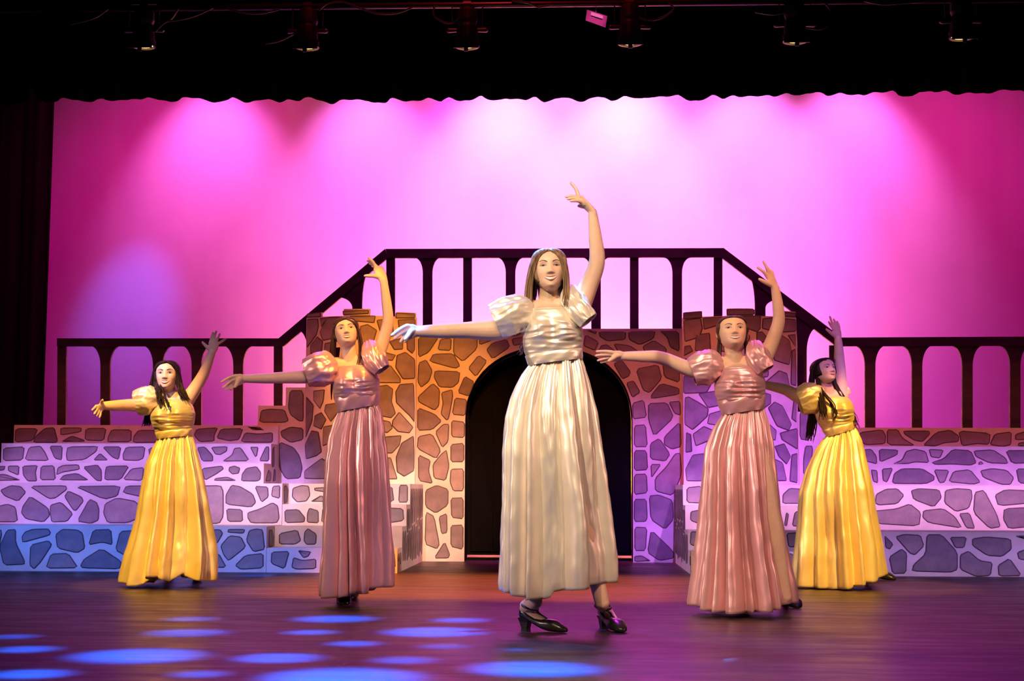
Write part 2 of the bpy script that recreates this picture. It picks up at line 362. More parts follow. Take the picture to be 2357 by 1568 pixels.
tag(o, 'wide black border curtain with gathered wavy hem above the pink backdrop', 'curtain')

# ================================================================ painted castle set
def chaikin(P, it=2):
    for _ in range(it):
        Q = []
        for i in range(len(P)):
            a = P[i]; b = P[(i+1) % len(P)]; Q += [a*0.86+b*0.14, a*0.14+b*0.86]
        P = Q
    return P
STONES = 0
def stone(parent, pts, nrm, edge=0.006, h=0.0045, it=1, grow=0.013):
    """one painted stone: a thin raised slab with a dark brushed outline"""
    global STONES; STONES += 1
    P = [Vector(p) for p in pts]; nrm = Vector(nrm); c = sum(P, Vector())/len(P)
    P = [q+(q-c).normalized()*min(grow, (q-c).length*0.13) for q in P]
    P = chaikin(P, it); n = len(P)
    e1 = (P[1]-P[0]); area_ = sum(((P[i]-c).cross(P[(i+1) % n]-c) for i in range(n)), Vector()).dot(nrm)
    if area_ < 0: P = P[::-1]
    size = math.sqrt(abs(area_)/2); edge = min(edge, size*0.12)
    def inset(d, lift):
        out = []
        for i in range(n):
            a = P[i-1]; b = P[i]; d2 = P[(i+1) % n]
            t = (d2-a); t = t.normalized() if t.length > 1e-9 else Vector((1,0,0))
            out.append(b + nrm.cross(t)*d + nrm*lift)
        return out
    m = MB()
    r0 = m.addv(inset(0, 0)); r1 = m.addv(inset(0.003, h*0.75)); r2 = m.addv(inset(0.003+edge, h))
    for a, b in ((r0, r1), (r1, r2)):
        for i in range(n):
            j = (i+1) % n; m.face((a+i, a+j, b+j, b+i), 1)
    m.face([r2+i for i in range(n)], 0)
    pw = Vector(parent['_w']); me = bpy.data.meshes.new('stone')
    me.from_pydata([tuple(Vector(p)-c) for p in m.v], [], m.f); me.polygons.foreach_set('material_index', m.mi)
    me.materials.append(M['stone']); me.materials.append(M['stone_edge'])
    o = bpy.data.objects.new('stone', me); COL.objects.link(o); o.parent = parent; o.location = c - pw
    return o
def crop(ox, oy, s, polys): return [[(ox+x/s, oy+y/s) for x, y in p] for p in polys]
NF = Vector((0, -1, 0))
def stones_on(parent, polys, Y, lift=0.0, xr=None, zr=None):
    for p in polys:
        pts = [at(x, y, Y) for x, y in p]
        if xr: pts = [Vector((min(max(q.x, xr[0]), xr[1]), q.y, q.z)) for q in pts]
        if zr: pts = [Vector((q.x, q.y, min(max(q.z, zr[0]), zr[1]))) for q in pts]
        stone(parent, pts, NF)

YP1, YP2, YP3, YP4, YP5 = 11.42, 12.0, 12.28, 12.56, 12.84
YS2, YS4 = 11.72, 12.25
YW = 13.3
ZL = [at(300, 1211, YP1).z, at(300, 1112, YP2).z, at(300, 1066, YP3).z, at(300, 1021, YP4).z, at(300, 979, YP5).z]
ZR = [at(2200, 1225, YP1).z, at(2200, 1118, YP2).z, at(2200, 1073, YP3).z, at(2200, 1028, YP4).z, at(2200, 985, YP5).z]
xs = at(613, 1260, YP1).x              # inner end of the left wide platforms
x3 = at(607, 1090, YP3).x
XC = -0.235                            # centre line of the set
CR_A = (0, 920, 3.564); CR_B = (400, 880, 3.266); CR_G = (1780, 740, 2.6135)
A = {}
A[5] = crop(*CR_A, [[(135,240),(305,240),(265,335),(130,345)],[(370,240),(440,235),(465,330),(455,350),(280,350),(300,300)],[(505,232),(660,232),(658,265),(505,292)],[(510,345),(590,298),(685,330),(685,345)],[(710,240),(865,238),(845,335),(705,330)],[(920,250),(1070,250),(1068,345),(892,345),(892,310)],[(1140,255),(1280,255),(1285,350),(1100,350),(1105,300)]]) \
 + crop(*CR_B, [[(180,355),(325,345),(300,400),(300,440),(200,445),(160,400)],[(360,355),(515,350),(485,430),(420,440),(330,420)],[(560,337),(640,337),(675,360),(600,360)],[(545,380),(640,390),(735,380),(735,440),(720,452),(510,450)]])
A[4] = crop(*CR_A, [[(35,400),(195,390),(180,495),(35,498)],[(245,395),(330,385),(365,430),(395,498),(210,495)],[(410,385),(510,385),(505,492),(450,480)],[(565,390),(795,385),(780,430),(690,490),(560,500),(552,450)],[(845,390),(990,390),(970,490),(920,470)],[(820,440),(885,498),(768,498)],[(1040,395),(1185,390),(1170,480),(1130,498),(1020,495),(1015,450)],[(1225,400),(1370,395),(1390,480),(1240,495)]]) \
 + crop(*CR_B, [[(180,495),(235,490),(290,550),(290,590),(215,590)],[(285,490),(398,485),(395,520),(350,545),(315,540)],[(455,500),(500,495),(565,590),(370,592),(440,545)],[(575,490),(635,490),(625,550),(612,560)],[(690,490),(715,490),(715,590),(645,588)]])
A[3] = crop(*CR_A, [[(-60,550),(40,545),(30,580),(-60,585)],[(70,545),(155,545),(150,620),(70,585)],[(-50,620),(40,612),(170,662),(-50,665)],[(190,550),(305,545),(290,600),(300,665),(230,665),(195,620)],[(340,550),(440,545),(452,655),(335,655)],[(480,560),(520,540),(635,535),(645,575),(520,595),(470,615)],[(495,660),(530,620),(630,605),(725,662)],[(685,555),(800,540),(830,580),(832,662),(790,660)],[(880,550),(1055,545),(985,655),(865,655),(868,590)],[(1080,570),(1175,560),(1165,662),(1015,655)],[(1215,560),(1400,550),(1410,650),(1230,660)]]) \
 + crop(*CR_B, [[(215,650),(355,632),(370,655),(320,690),(240,735)],[(420,640),(455,630),(495,645),(485,685),(440,690),(415,665)],[(550,650),(620,638),(650,680),(645,730),(620,742),(515,740),(520,690)],[(320,722),(400,712),(458,735),(450,742),(310,740)]])
A[2] = crop(*CR_A, [[(10,745),(90,708),(165,715),(205,760),(145,830),(45,790)],[(245,710),(530,708),(540,740),(455,805),(405,810)],[(-60,890),(60,862),(120,885),(140,1000),(-60,1000)],[(250,800),(385,890),(400,950),(350,1000),(220,975),(185,930),(195,880)],[(420,870),(500,848),(590,935),(545,995),(430,1000),(415,930)],[(565,755),(665,800),(680,835),(625,905),(600,900),(535,800)],[(615,712),(980,708),(955,790),(855,815)],[(735,825),(790,850),(810,900),(805,985),(750,1010),(640,995)],[(870,860),(960,815),(1115,840),(1150,960),(1040,1005),(890,1005),(858,930)],[(1045,710),(1240,708),(1225,810),(1015,765)],[(1200,860),(1340,830),(1400,960),(1330,1005),(1210,990)],[(1290,712),(1420,710),(1400,800),(1300,800)]]) \
 + crop(*CR_B, [[(150,785),(350,785),(368,830),(368,1000),(340,1055),(180,1055)],[(400,850),(440,780),(500,790),(585,840),(610,900),(575,935),(400,915)],[(612,785),(705,790),(710,860),(660,900)],[(745,785),(798,780),(795,872),(735,855)],[(400,955),(510,960),(515,1045),(410,1045)],[(565,980),(650,955),(735,912),(775,935),(785,1020),(765,1055),(590,1055),(565,1020)]])
A[1] = crop(*CR_A, [[(60,1080),(130,1075),(130,1180),(195,1310),(195,1345),(35,1350),(5,1210)],[(-70,1090),(20,1080),(-30,1330),(-70,1340)],[(215,1085),(270,1065),(385,1062),(405,1090),(395,1115),(195,1170),(190,1120)],[(465,1110),(520,1070),(630,1075),(670,1100),(690,1215),(630,1250),(480,1215)],[(255,1200),(390,1165),(420,1200),(335,1330),(285,1382),(250,1350)],[(425,1270),(555,1265),(635,1380),(385,1382)],[(770,1075),(905,1070),(915,1190),(840,1170),(735,1190)],[(700,1310),(830,1230),(990,1330),(970,1390),(690,1380),(670,1360)],[(990,1090),(1110,1080),(1120,1230),(1060,1290),(955,1230)],[(1160,1090),(1320,1080),(1340,1200),(1180,1220)],[(1080,1330),(1180,1270),(1330,1290),(1340,1380),(1050,1385)]]) \
 + crop(*CR_B, [[(240,1115),(345,1110),(365,1140),(325,1210),(250,1200)],[(415,1105),(530,1105),(520,1138),(410,1130)],[(420,1160),(500,1170),(535,1240),(415,1335),(380,1295),(358,1230)],[(570,1120),(620,1108),(665,1115),(680,1250),(600,1268),(550,1190)],[(470,1375),(540,1305),(665,1290),(665,1395),(510,1405)],[(240,1300),(335,1290),(390,1390),(240,1390)]])
B = {}
B[5] = crop(*CR_G, [[(390,665),(490,660),(500,740),(390,740)],[(525,670),(650,655),(670,690),(665,735),(560,740),(525,715)],[(690,655),(750,655),(775,700),(850,745),(690,740)],[(790,660),(930,660),(935,680),(895,722),(850,715),(795,680)],[(905,745),(985,670),(1060,658),(1110,690),(1105,725),(1030,730),(980,748)],[(1120,660),(1300,675),(1290,740),(1220,735),(1140,748)],[(1335,680),(1428,668),(1425,740),(1380,752),(1308,740)],[(1460,680),(1540,655),(1560,710),(1460,712)],[(1480,730),(1560,722),(1560,752),(1475,750)]])
B[4] = crop(*CR_G, [[(390,775),(510,772),(520,850),(400,850)],[(545,775),(590,772),(618,810),(620,855),(560,840)],[(640,770),(745,775),(740,805),(645,845)],[(725,855),(780,830),(800,785),(850,772),(910,785),(930,850),(850,845),(810,855)],[(938,770),(1022,775),(1000,822),(950,815)],[(958,848),(1030,825),(1080,775),(1180,780),(1215,850),(1180,865),(1080,858),(985,862)],[(1212,780),(1320,775),(1390,820),(1405,855),(1300,850),(1225,815)],[(1402,778),(1560,778),(1560,850),(1440,852)],[(1235,850),(1250,842),(1265,858),(1235,862)]])
B[3] = crop(*CR_G, [[(420,895),(550,890),(560,970),(420,970)],[(588,895),(625,900),(628,970),(600,960)],[(655,890),(718,885),(685,965),(660,955)],[(722,965),(735,915),(780,890),(890,890),(960,930),(960,955),(910,975),(740,975)],[(968,895),(1055,898),(1030,965),(1000,970)],[(1060,965),(1090,905),(1180,895),(1240,965),(1200,978)],[(1252,900),(1320,888),(1400,898),(1440,940),(1420,978),(1370,978),(1270,940)],[(1465,890),(1570,890),(1570,975),(1480,970)]])
B[2] = crop(*CR_G, [[(380,1010),(560,1015),(590,1080),(560,1200),(400,1220)],[(618,1090),(625,1040),(680,1012),(740,1010),(780,1048),(740,1095),(640,1102)],[(835,1020),(880,1008),(990,1015),(1005,1060),(960,1112),(850,1070)],[(1040,1020),(1100,1010),(1185,1015),(1190,1060),(1170,1120),(1100,1138),(1035,1090)],[(1215,1035),(1270,1022),(1340,1160),(1362,1230),(1300,1240),(1210,1150)],[(1340,1045),(1400,1015),(1570,1020),(1570,1090),(1360,1108)],[(610,1140),(740,1130),(815,1102),(880,1150),(870,1230),(620,1215)],[(910,1140),(1020,1130),(1085,1175),(1130,1243),(940,1210),(905,1180)],[(1120,1160),(1180,1155),(1210,1243),(1160,1240)],[(1395,1130),(1570,1120),(1570,1230),(1420,1243),(1390,1190)]])
B[1] = crop(*CR_G, [[(420,1300),(640,1295),(660,1370),(560,1420),(430,1400)],[(450,1450),(640,1430),(660,1510),(440,1510)],[(670,1290),(720,1340),(700,1370),(675,1360)],[(740,1300),(790,1285),(880,1290),(900,1350),(850,1400),(820,1390)],[(925,1290),(1010,1290),(1100,1390),(1100,1490),(1060,1505),(840,1500),(850,1460),(920,1400)],[(1065,1300),(1160,1300),(1145,1360),(1095,1360)],[(1205,1310),(1280,1300),(1420,1310),(1425,1370),(1370,1410),(1290,1405),(1205,1350)],[(1130,1410),(1180,1388),(1240,1440),(1310,1450),(1300,1525),(1220,1530),(1130,1490)],[(1355,1470),(1420,1430),(1490,1530),(1360,1530)],[(1470,1390),(1560,1360),(1560,1440),(1480,1430)],[(1455,1290),(1560,1290),(1540,1320)],[(700,1420),(770,1375),(800,1400),(795,1510),(720,1512)]])

ROWN = {1: 'lowest', 2: 'second', 3: 'third', 4: 'fourth', 5: 'topmost'}
YF = {1: YP1, 2: YP2, 3: YP3, 4: YP4, 5: YP5, 6: 13.42}
xr3 = 2*XC - x3; xrs = 2*XC - xs
xL = {1: -5.5, 2: -5.3, 3: -5.05, 4: at(3, 1040, YP4).x, 5: at(32, 1000, YP5).x}
for k in range(1, 6):
    x1 = {1: xs, 2: xs, 3: x3, 4: x3, 5: x3}[k]
    m = MB(); m.box((xL[k], YF[k], 0), (x1, YF[k+1]-0.002, ZL[k-1]))
    o = m.build('step_platform', M['mortar'])
    tag(o, f'stone-painted wide platform at the left, {ROWN[k]} of the five rising steps', 'platform', 'left stone-painted platforms')
    stones_on(o, A[k], YF[k])
    x0 = {1: xrs, 2: xrs, 3: xr3, 4: xr3, 5: xr3}[k]
    m = MB(); m.box((x0, YF[k], 0), (5.2, YF[k+1]-0.002, ZR[k-1]))
    o = m.build('step_platform', M['mortar'])
    tag(o, f'stone-painted wide platform at the right, {ROWN[k]} of the five rising steps', 'platform', 'right stone-painted platforms')
    stones_on(o, B[k], YF[k], xr=(x0+0.01, 5.19))

# stones on the ends of the platforms that run on past the edge of the picture
rx = random.Random(12)
def end_stones(k, sgn, x_from, x_to, z0, z1):
    par = [o for o in COL.objects if o.name.startswith('step_platform') and ('left, ' if sgn < 0 else 'right, ')+ROWN[k] in o.get('label', '')][0]
    rows = 2 if z1-z0 > 0.25 else 1; hh = (z1-z0)/rows
    for r in range(rows):
        x = min(x_from, x_to)+0.03
        while x < max(x_from, x_to)-0.12:
            w_ = min(rx.uniform(0.16, 0.30), max(x_from, x_to)-0.03-x); a, b = z0+hh*r+0.03, z0+hh*(r+1)-0.025; h_ = b-a
            j = lambda s_: rx.uniform(0, s_)
            stone(par, [(x+j(.04), YF[k], a+j(.02)), (x+w_*.6, YF[k], a-j(.01)), (x+w_-j(.05), YF[k], a+j(.03)), (x+w_, YF[k], a+h_*.55), (x+w_-j(.06), YF[k], b-j(.02)), (x+w_*.4, YF[k], b), (x+j(.05), YF[k], b-j(.04)), (x, YF[k], a+h_*.5)], NF)
            x += w_+0.05
for k in (1, 2, 3):
    end_stones(k, -1, xL[k], min(at(p_[0], p_[1], YF[k]).x for q_ in A[k] for p_ in q_)-0.04, 0 if k == 1 else ZL[k-2], ZL[k-1])
for k in range(1, 6):
    end_stones(k, 1, max(at(p_[0], p_[1], YF[k]).x for q_ in B[k] for p_ in q_)+0.04, 5.2, 0 if k == 1 else ZR[k-2], ZR[k-1])
for a, b, z, sd in ((x3+0.004, xs, ZL[1], 'left'), (xrs, xr3-0.004, ZR[1], 'right')):
    m = MB(); m.box((a, YP3, 0), (b, YW-0.02, z)); o = m.build('landing_block', M['mortar'])
    tag(o, f'narrow plain landing block behind the {sd} wide platforms, under the flat beside the tower', 'platform')
# ---------------------------------------------------------------- short stairs in front of the towers
CR_D = (920, 740, 2.703); CR_E = (1330, 700, 2.448); CR_F = (1540, 680, 2.376)
S = {}
S[4] = crop(*CR_B, [[(900,800),(960,780),(1010,785),(1020,850),(995,890),(930,905),(895,860)],[(1060,795),(1130,790),(1130,825),(1062,815)],[(1030,910),(1110,850),(1140,912)]]) + [[(790,1120),(830,1118),(835,1152),(795,1155)],[(850,1122),(900,1120),(905,1155),(848,1152)],[(920,1118),(938,1118),(938,1155),(918,1155)]]
S[3] = crop(*CR_B, [[(840,965),(935,960),(980,1015),(975,1050),(845,1055)],[(1020,950),(1085,970),(1085,1055),(1005,1050),(1005,990)]]) + [[(745,1170),(790,1168),(795,1203),(742,1203)],[(812,1172),(870,1168),(872,1203),(815,1203)],[(890,1170),(926,1172),(928,1198),(888,1204)]]
S[2] = crop(*CR_B, [[(800,1140),(925,1115),(950,1190),(910,1230),(800,1215)],[(1010,1105),(1070,1145),(1065,1215),(1000,1225),(980,1190),(985,1130)]]) + [[(745,1222),(800,1220),(805,1254),(748,1252)],[(822,1222),(900,1222),(895,1254),(825,1254)]]
S[1] = crop(*CR_B, [[(740,1280),(865,1275),(830,1400),(735,1360)],[(935,1265),(1030,1275),(1010,1310),(975,1320)],[(905,1320),(970,1340),(1060,1330),(1060,1400),(930,1405),(893,1390)]]) + [[(745,1270),(820,1272),(830,1308),(748,1308)],[(845,1275),(905,1272),(908,1308),(850,1308)]]
T = {}
T[4] = crop(*CR_F, [[(100,1055),(175,1045),(178,1140),(100,1130)],[(220,1060),(330,1050),(340,1135),(215,1140)],[(380,1055),(470,1050),(480,1140),(390,1140)],[(520,1060),(590,1055),(580,1140),(515,1135)],[(625,1090),(660,1058),(715,1062),(712,1140),(625,1140)]])
T[3] = crop(*CR_F, [[(120,1185),(170,1175),(180,1255),(118,1230)],[(220,1180),(320,1175),(320,1255),(230,1255)],[(370,1180),(450,1180),(470,1255),(360,1255)],[(510,1180),(600,1180),(590,1258),(500,1255)],[(640,1190),(655,1200),(645,1260),(630,1255)],[(690,1185),(745,1190),(740,1260),(675,1260)]])
T[2] = crop(*CR_F, [[(120,1295),(150,1285),(160,1375),(112,1360)],[(200,1295),(320,1290),(310,1375),(210,1375)],[(360,1295),(480,1290),(490,1375),(370,1375)],[(530,1300),(610,1295),(600,1375),(525,1370)],[(645,1305),(700,1300),(720,1370),(655,1375)]])
T[1] = crop(*CR_F, [[(110,1415),(140,1410),(145,1500),(112,1495)],[(190,1420),(320,1415),(310,1505),(200,1505)],[(370,1420),(490,1415),(480,1505),(360,1500)],[(540,1420),(680,1415),(690,1500),(550,1505)]])
YS = {1: YP1, 2: YS2, 3: YP2, 4: YS4, 5: YW-0.02}
xe_l = at(944, 1140, YS4).x; xe_r = at(1572, 1140, YS4).x
def stairs(label, x0, x1, z, ST, sidepx, xside, nside):
    root = empty('stair_unit', ((x0+x1)/2, YP1+0.4, 0), label, 'stairs', 'short stone-painted stairs')
    for k in (1, 2, 3, 4):
        m = MB(); m.box((x0, YS[k], 0), (x1, YS[k+1]-0.002, z[k])); st = m.build('step', M['mortar'], root)
        stones_on(st, ST[k], YS[k], xr=(x0+0.015, x1-0.015), zr=(0.02 if k == 1 else z[k-1]+0.02, z[k]-0.015))
        # narrow tall stones painted on the open side
        rr = random.Random(k+int(xside*10)); y = YS[k]+0.03
        while y < YS[k+1]-0.05:
            wdt = rr.uniform(0.075, 0.12); zb = 0.04+rr.uniform(0, .05); zt = z[k]-0.03
            cuts = [zb, zt] if k < 3 else [zb, zb+(zt-zb)*rr.uniform(.4,.6), zt]
            for a, b in zip(cuts[:-1], cuts[1:]):
                a += 0.012; b -= 0.012; h = b-a; ym = y+wdt/2
                if b-a > 0.06:
                    stone(st, [(xside, ym-wdt*.2, a), (xside, ym+wdt*.25, a+h*.05), (xside, ym+wdt*.5, a+h*.5), (xside, ym+wdt*.2, b), (xside, ym-wdt*.3, b-h*.06), (xside, ym-wdt*.5, a+h*.55)], (nside, 0, 0), edge=0.003, grow=0.010)
            y += wdt+0.022
    return root
zS_L = {1: at(680, 1262, YP1).z, 2: ZL[0]-0.004, 3: at(680, 1161, YP2).z, 4: ZL[1]}
zS_R = {1: at(1700, 1270, YP1).z, 2: ZR[0]-0.004, 3: at(1700, 1164, YP2).z, 4: ZR[1]}
stairs('short four-step stone-painted stair to the left of the arched door', xs+0.003, xe_l, zS_L, S, None, xe_l, 1)
stairs('short four-step stone-painted stair to the right of the arched door', xe_r, xrs-0.003, zS_R, T, None, xe_r, -1)
# side faces of the left wide platforms that show above the stair treads
def side_stones(px):
    for (a, k, X) in px:
        pts = [at_x(x, y, X) for x, y in a]; Ym = sum(q.y for q in pts)/len(pts)
        if k > 2: k = 3 if Ym < YP4 else (4 if Ym < YP5 else 5)
        par = [o for o in COL.objects if o.name.startswith('step_platform') and 'left, '+ROWN[k] in o.get('label', '')][0]
        stone(par, pts, (1, 0, 0), edge=0.005)
side_stones([([(619,1222),(626,1221),(630,1237),(628,1256),(619,1258)], 1, xs), ([(654,1121),(659,1119),(663,1128),(661,1154),(654,1158)], 2, xs),
             ([(611,1108),(618,1082),(624,1090),(623,1106)], 3, x3), ([(628,1108),(631,1080),(634,1085),(634,1105)], 4, x3), ([(627,1036),(631,1030),(631,1072),(626,1074)], 4, x3)])

# ---------------------------------------------------------------- stepped side flats next to the towers
YFL = 12.9
def flat(label, outline, polys, zbot, th=0.03, cat='scenery flat', Y=YFL):
    pts = [at(x, y, Y) for x, y in outline]
    pts = [Vector((p.x, p.y, zbot if y > 5000 else p.z)) for p, (x, y) in zip(pts, outline)]
    m = MB(); m.prism(pts, (0, th, 0)); o = m.build('scenery_flat', M['mortar']); tag(o, label, cat)
    stones_on(o, polys, Y); return o
pr = at(701, 1000, YFL).x; pl = x3+0.01
def flatw(label, pts, polys, zb):
    m = MB(); m.prism([Vector((x, YFL, z)) for x, z in pts], (0, 0.03, 0)); o = m.build('scenery_flat', M['mortar']); tag(o, label, 'scenery flat')
    stones_on(o, polys, YFL); return o
z979 = at(650, 979, YFL).z; z934 = at(620, 934, YFL).z; z892 = at(680, 892, YFL).z
xa = at(594, 950, YFL).x; xb = at(657, 950, YFL).x
flatw('stone-painted stepped flat leaning against the left tower', [(pl, ZL[1]), (pr, ZL[1]), (pr, z892), (xb, z892), (xb, z934), (xa, z934), (xa, ZL[4]+0.002), (pl, ZL[4]+0.002)],
      crop(*CR_B, [[(810,370),(880,340),(965,350),(965,430),(880,450),(820,410)],[(800,455),(900,500),(940,560),(960,640),(945,715),(845,720),(800,640),(795,560)],[(665,215),(725,205),(825,210),(855,285),(825,300),(650,300)],[(875,70),(972,70),(972,285),(940,285),(880,240),(865,190)]]), ZL[1])
prr = at(1838, 1000, YFL).x; zr948 = at(1860, 948, YFL).z
flatw('stone-painted flat standing against the right tower', [(prr, ZR[1]), (xr3-0.01, ZR[1]), (xr3-0.01, zr948), (prr, zr948)],
      crop(*CR_F, [[(716,640),(760,640),(765,790),(716,780)],[(735,900),(745,830),(785,830),(775,960),(735,975)]]), ZR[1])

# ---------------------------------------------------------------- the two gently curved towers
YT = 12.72
def tower(label, px0, px1, zb, merl, polys):
    x0 = at(px0, 800, YT+0.12).x; x1 = at(px1, 800, YT+0.12).x; xc = (x0+x1)/2; hw = (x1-x0)/2
    fy = lambda x: YT + 0.15*min(1.0, abs((x-xc)/hw))**2
    ztop = at((px0+px1)/2, 727, YT).z
    n = 40; xsn = [x0+(x1-x0)*i/n for i in range(n+1)]
    segs = [(at(a, 800, fy(at(a, 800, YT).x)).x, at(b, 800, fy(at(b, 800, YT).x)).x, at((a+b)/2, t, YT).z) for a, b, t in merl]
    def solid(xa, xb, za, zt, nn):
        X = [xa+(xb-xa)*i/nn for i in range(nn+1)]
        fr0 = [Vector((x, fy(x), za)) for x in X]; bk0 = [Vector((x, fy(x)+0.04, za)) for x in X][::-1]
        m.rings([fr0+bk0, [p+Vector((0, 0, zt-za)) for p in fr0+bk0]], cap0=True, cap1=True)
    m = MB(); solid(x0, x1, zb, ztop, n)
    for a, b, t in segs: solid(max(a, x0), min(b, x1), ztop-0.002, t, 8)
    o = m.build('tower_flat', M['mortar']); tag(o, label, 'scenery flat', 'curved stone-painted towers')
    for p in polys:
        pts = []
        for x, y in p:
            Y = YT+0.05
            for _ in range(4): q = at(x, y, Y); Y = fy(q.x)
            q = at(x, y, Y); q.x = min(max(q.x, x0+0.012), x1-0.012); q.y = fy(q.x)-0.001; pts.append(q)
        # resample so the slab follows the curve
        P = []
        for i in range(len(pts)):
            a, b = pts[i], pts[(i+1) % len(pts)]
            P += [a, (a+b)/2]
        for q in P: q.y = fy(q.x)-0.001
        c = sum(P, Vector())/len(P); sl = 2*0.15*(c.x-xc)/hw**2
        nr = Vector((sl, -1, 0)).normalized()
        stone(o, P, nr, h=0.006)
    return o
CR_C = (560, 680, 3.564)
tower('curved stone-painted tower flat behind the woman left of the door', 703, 957, ZL[1]+0.001, [(705,740,717),(790,850,711),(911,956,716)], crop(*CR_C, [[(525,152),(630,140),(630,178),(525,182)],[(825,128),(1018,122),(1018,152),(830,162)],[(1258,145),(1400,150),(1400,188),(1258,188)],[(530,205),(610,200),(615,260),(600,320),(525,425),(525,250)],[(630,190),(690,185),(640,260)],[(690,190),(815,185),(760,300),(730,350),(660,365),(635,300)],[(555,410),(605,345),(650,380),(640,480),(555,475)],[(885,170),(1075,168),(1065,225),(890,210)],[(965,260),(1020,245),(1090,290),(1060,390),(990,415),(955,330)],[(1100,210),(1220,195),(1230,330),(1140,340)],[(670,400),(740,385),(735,530),(665,470)],[(1275,205),(1405,200),(1405,300),(1340,310),(1280,260)],[(1340,330),(1410,330),(1410,440),(1385,472),(1345,440)],[(1130,460),(1245,490),(1220,535),(1130,525)],[(1200,380),(1310,350),(1305,440),(1240,445)],[(1265,500),(1330,475),(1400,530),(1405,675),(1310,678),(1255,590)],[(1100,640),(1205,580),(1280,680),(1280,715),(1090,715)],[(580,790),(665,780),(655,870),(630,925),(580,860)],[(515,840),(575,910),(565,1030),(515,1160)],[(680,900),(775,885),(790,940),(720,1030),(670,950)],[(640,965),(678,1020),(640,1095),(580,1065),(590,990)],[(560,1120),(615,1130),(638,1280),(600,1310),(520,1335),(512,1230)],[(660,1085),(740,1070),(730,1200),(655,1230)],[(510,1440),(640,1345),(700,1380),(690,1500),(510,1500)],[(1080,760),(1180,745),(1225,780),(1215,870),(1245,960),(1210,998),(1090,970)],[(1285,740),(1395,730),(1400,1035),(1360,980),(1260,880),(1255,800)],[(1230,1030),(1280,965),(1385,1080),(1355,1125),(1270,1115),(1225,1070)],[(1110,1020),(1200,1040),(1220,1090),(1180,1125),(1110,1110)],[(1120,1170),(1290,1155),(1275,1230),(1220,1290),(1130,1290)],[(1300,1220),(1395,1160),(1400,1430),(1320,1478),(1265,1440),(1258,1330)],[(1160,1340),(1210,1340),(1260,1500),(1165,1500)],[(530,560),(640,540),(650,740),(540,740)],[(680,580),(820,570),(810,700),(690,720)],[(850,560),(1040,560),(1030,720),(860,740)],[(810,780),(1020,770),(1030,980),(830,1000)],[(780,1060),(900,1040),(910,1250),(790,1270)],[(950,1060),(1060,1040),(1070,1250),(960,1260)],[(740,1330),(900,1310),(910,1480),(760,1490)],[(950,1310),(1100,1330),(1110,1490),(960,1490)]]))
tower('curved stone-painted tower flat to the right of the door', 1572, 1835, ZR[1]+0.001, [(1573,1616,715),(1674,1735,710),(1804,1833,713)], crop(*CR_F, [[(85,95),(175,88),(175,122),(85,130)],[(322,78),(460,78),(460,106),(322,108)],[(630,92),(690,97),(690,120),(628,115)],[(85,140),(170,130),(180,180),(165,225),(90,250)],[(190,125),(290,120),(280,160),(195,185)],[(390,115),(498,115),(495,180),(480,198),(410,175)],[(515,130),(600,120),(590,200),(512,180)],[(630,130),(690,135),(690,195),(620,200)],[(650,220),(695,215),(690,280)],[(580,240),(610,220),(655,250),(665,300),(655,375),(575,350)],[(480,205),(510,200),(550,250),(480,260)],[(150,220),(220,210),(225,305),(145,300)],[(85,280),(115,275),(130,305),(82,330)],[(670,310),(695,300),(697,490),(665,480)],[(85,440),(230,480),(200,530),(82,535)],[(90,350),(220,330),(240,440),(90,415)],[(280,200),(370,150),(440,230),(380,320),(280,300)],[(300,360),(420,340),(440,470),(310,480)],[(460,330),(540,320),(540,440),(470,450)],[(90,565),(110,560),(210,620),(205,660),(130,730),(90,700)],[(165,540),(260,525),(275,600),(215,612)],[(225,650),(330,620),(320,720),(215,700)],[(135,760),(190,720),(235,740),(225,790),(150,820)],[(95,755),(120,765),(125,850),(92,855)],[(100,1010),(95,950),(130,880),(190,870),(205,1010)],[(250,780),(340,760),(350,1000),(240,1000)],[(380,640),(480,630),(490,780),(390,800)],[(390,850),(520,840),(530,1000),(400,1010)],[(330,520),(480,510),(490,600),(340,590)],[(535,470),(600,415),(640,430),(655,500),(540,490)],[(545,620),(580,588),(620,610),(665,700),(650,735),(590,710)],[(510,530),(555,545),(555,590),(515,620)],[(610,755),(700,730),(705,840),(620,790)],[(530,690),(585,740),(580,790),(535,780)],[(580,830),(630,815),(662,880),(640,920),(600,880)],[(670,880),(700,870),(700,1020),(660,1010)],[(560,890),(620,920),(640,1010),(565,1010)],[(680,580),(700,590),(695,690),(670,670)]]))

# ---------------------------------------------------------------- castle wall with arched doorway
xw0 = at(955, 900, YW).x; xw1 = at(1577, 900, YW).x; zw = at(1262, 757, YW).z
dx0 = at(1069, 1200, YW).x; dx1 = at(1457, 1200, YW).x; zap = at(1262, 797, YW).z; zsp = at(1069, 965, YW).z
dxc = (dx0+dx1)/2; dhw = (dx1-dx0)/2
def arch(off=0.0, n=28, zb=0.0):
    pts = [(dx1-off, zb)]
    for i in range(n+1):
        a = math.pi*i/n
        cx = abs(math.cos(a))**0.92*(1 if math.cos(a) >= 0 else -1); sz = abs(math.sin(a))**0.92
        pts.append((dxc+(dhw-off)*cx, zsp+(zap-zsp-off)*sz))
    pts.append((dx0+off, zb)); return pts
ap = arch()
poly = [(xw0, 0)] + [(xw0, zw), (xw1, zw), (xw1, 0)] + ap
m = MB()
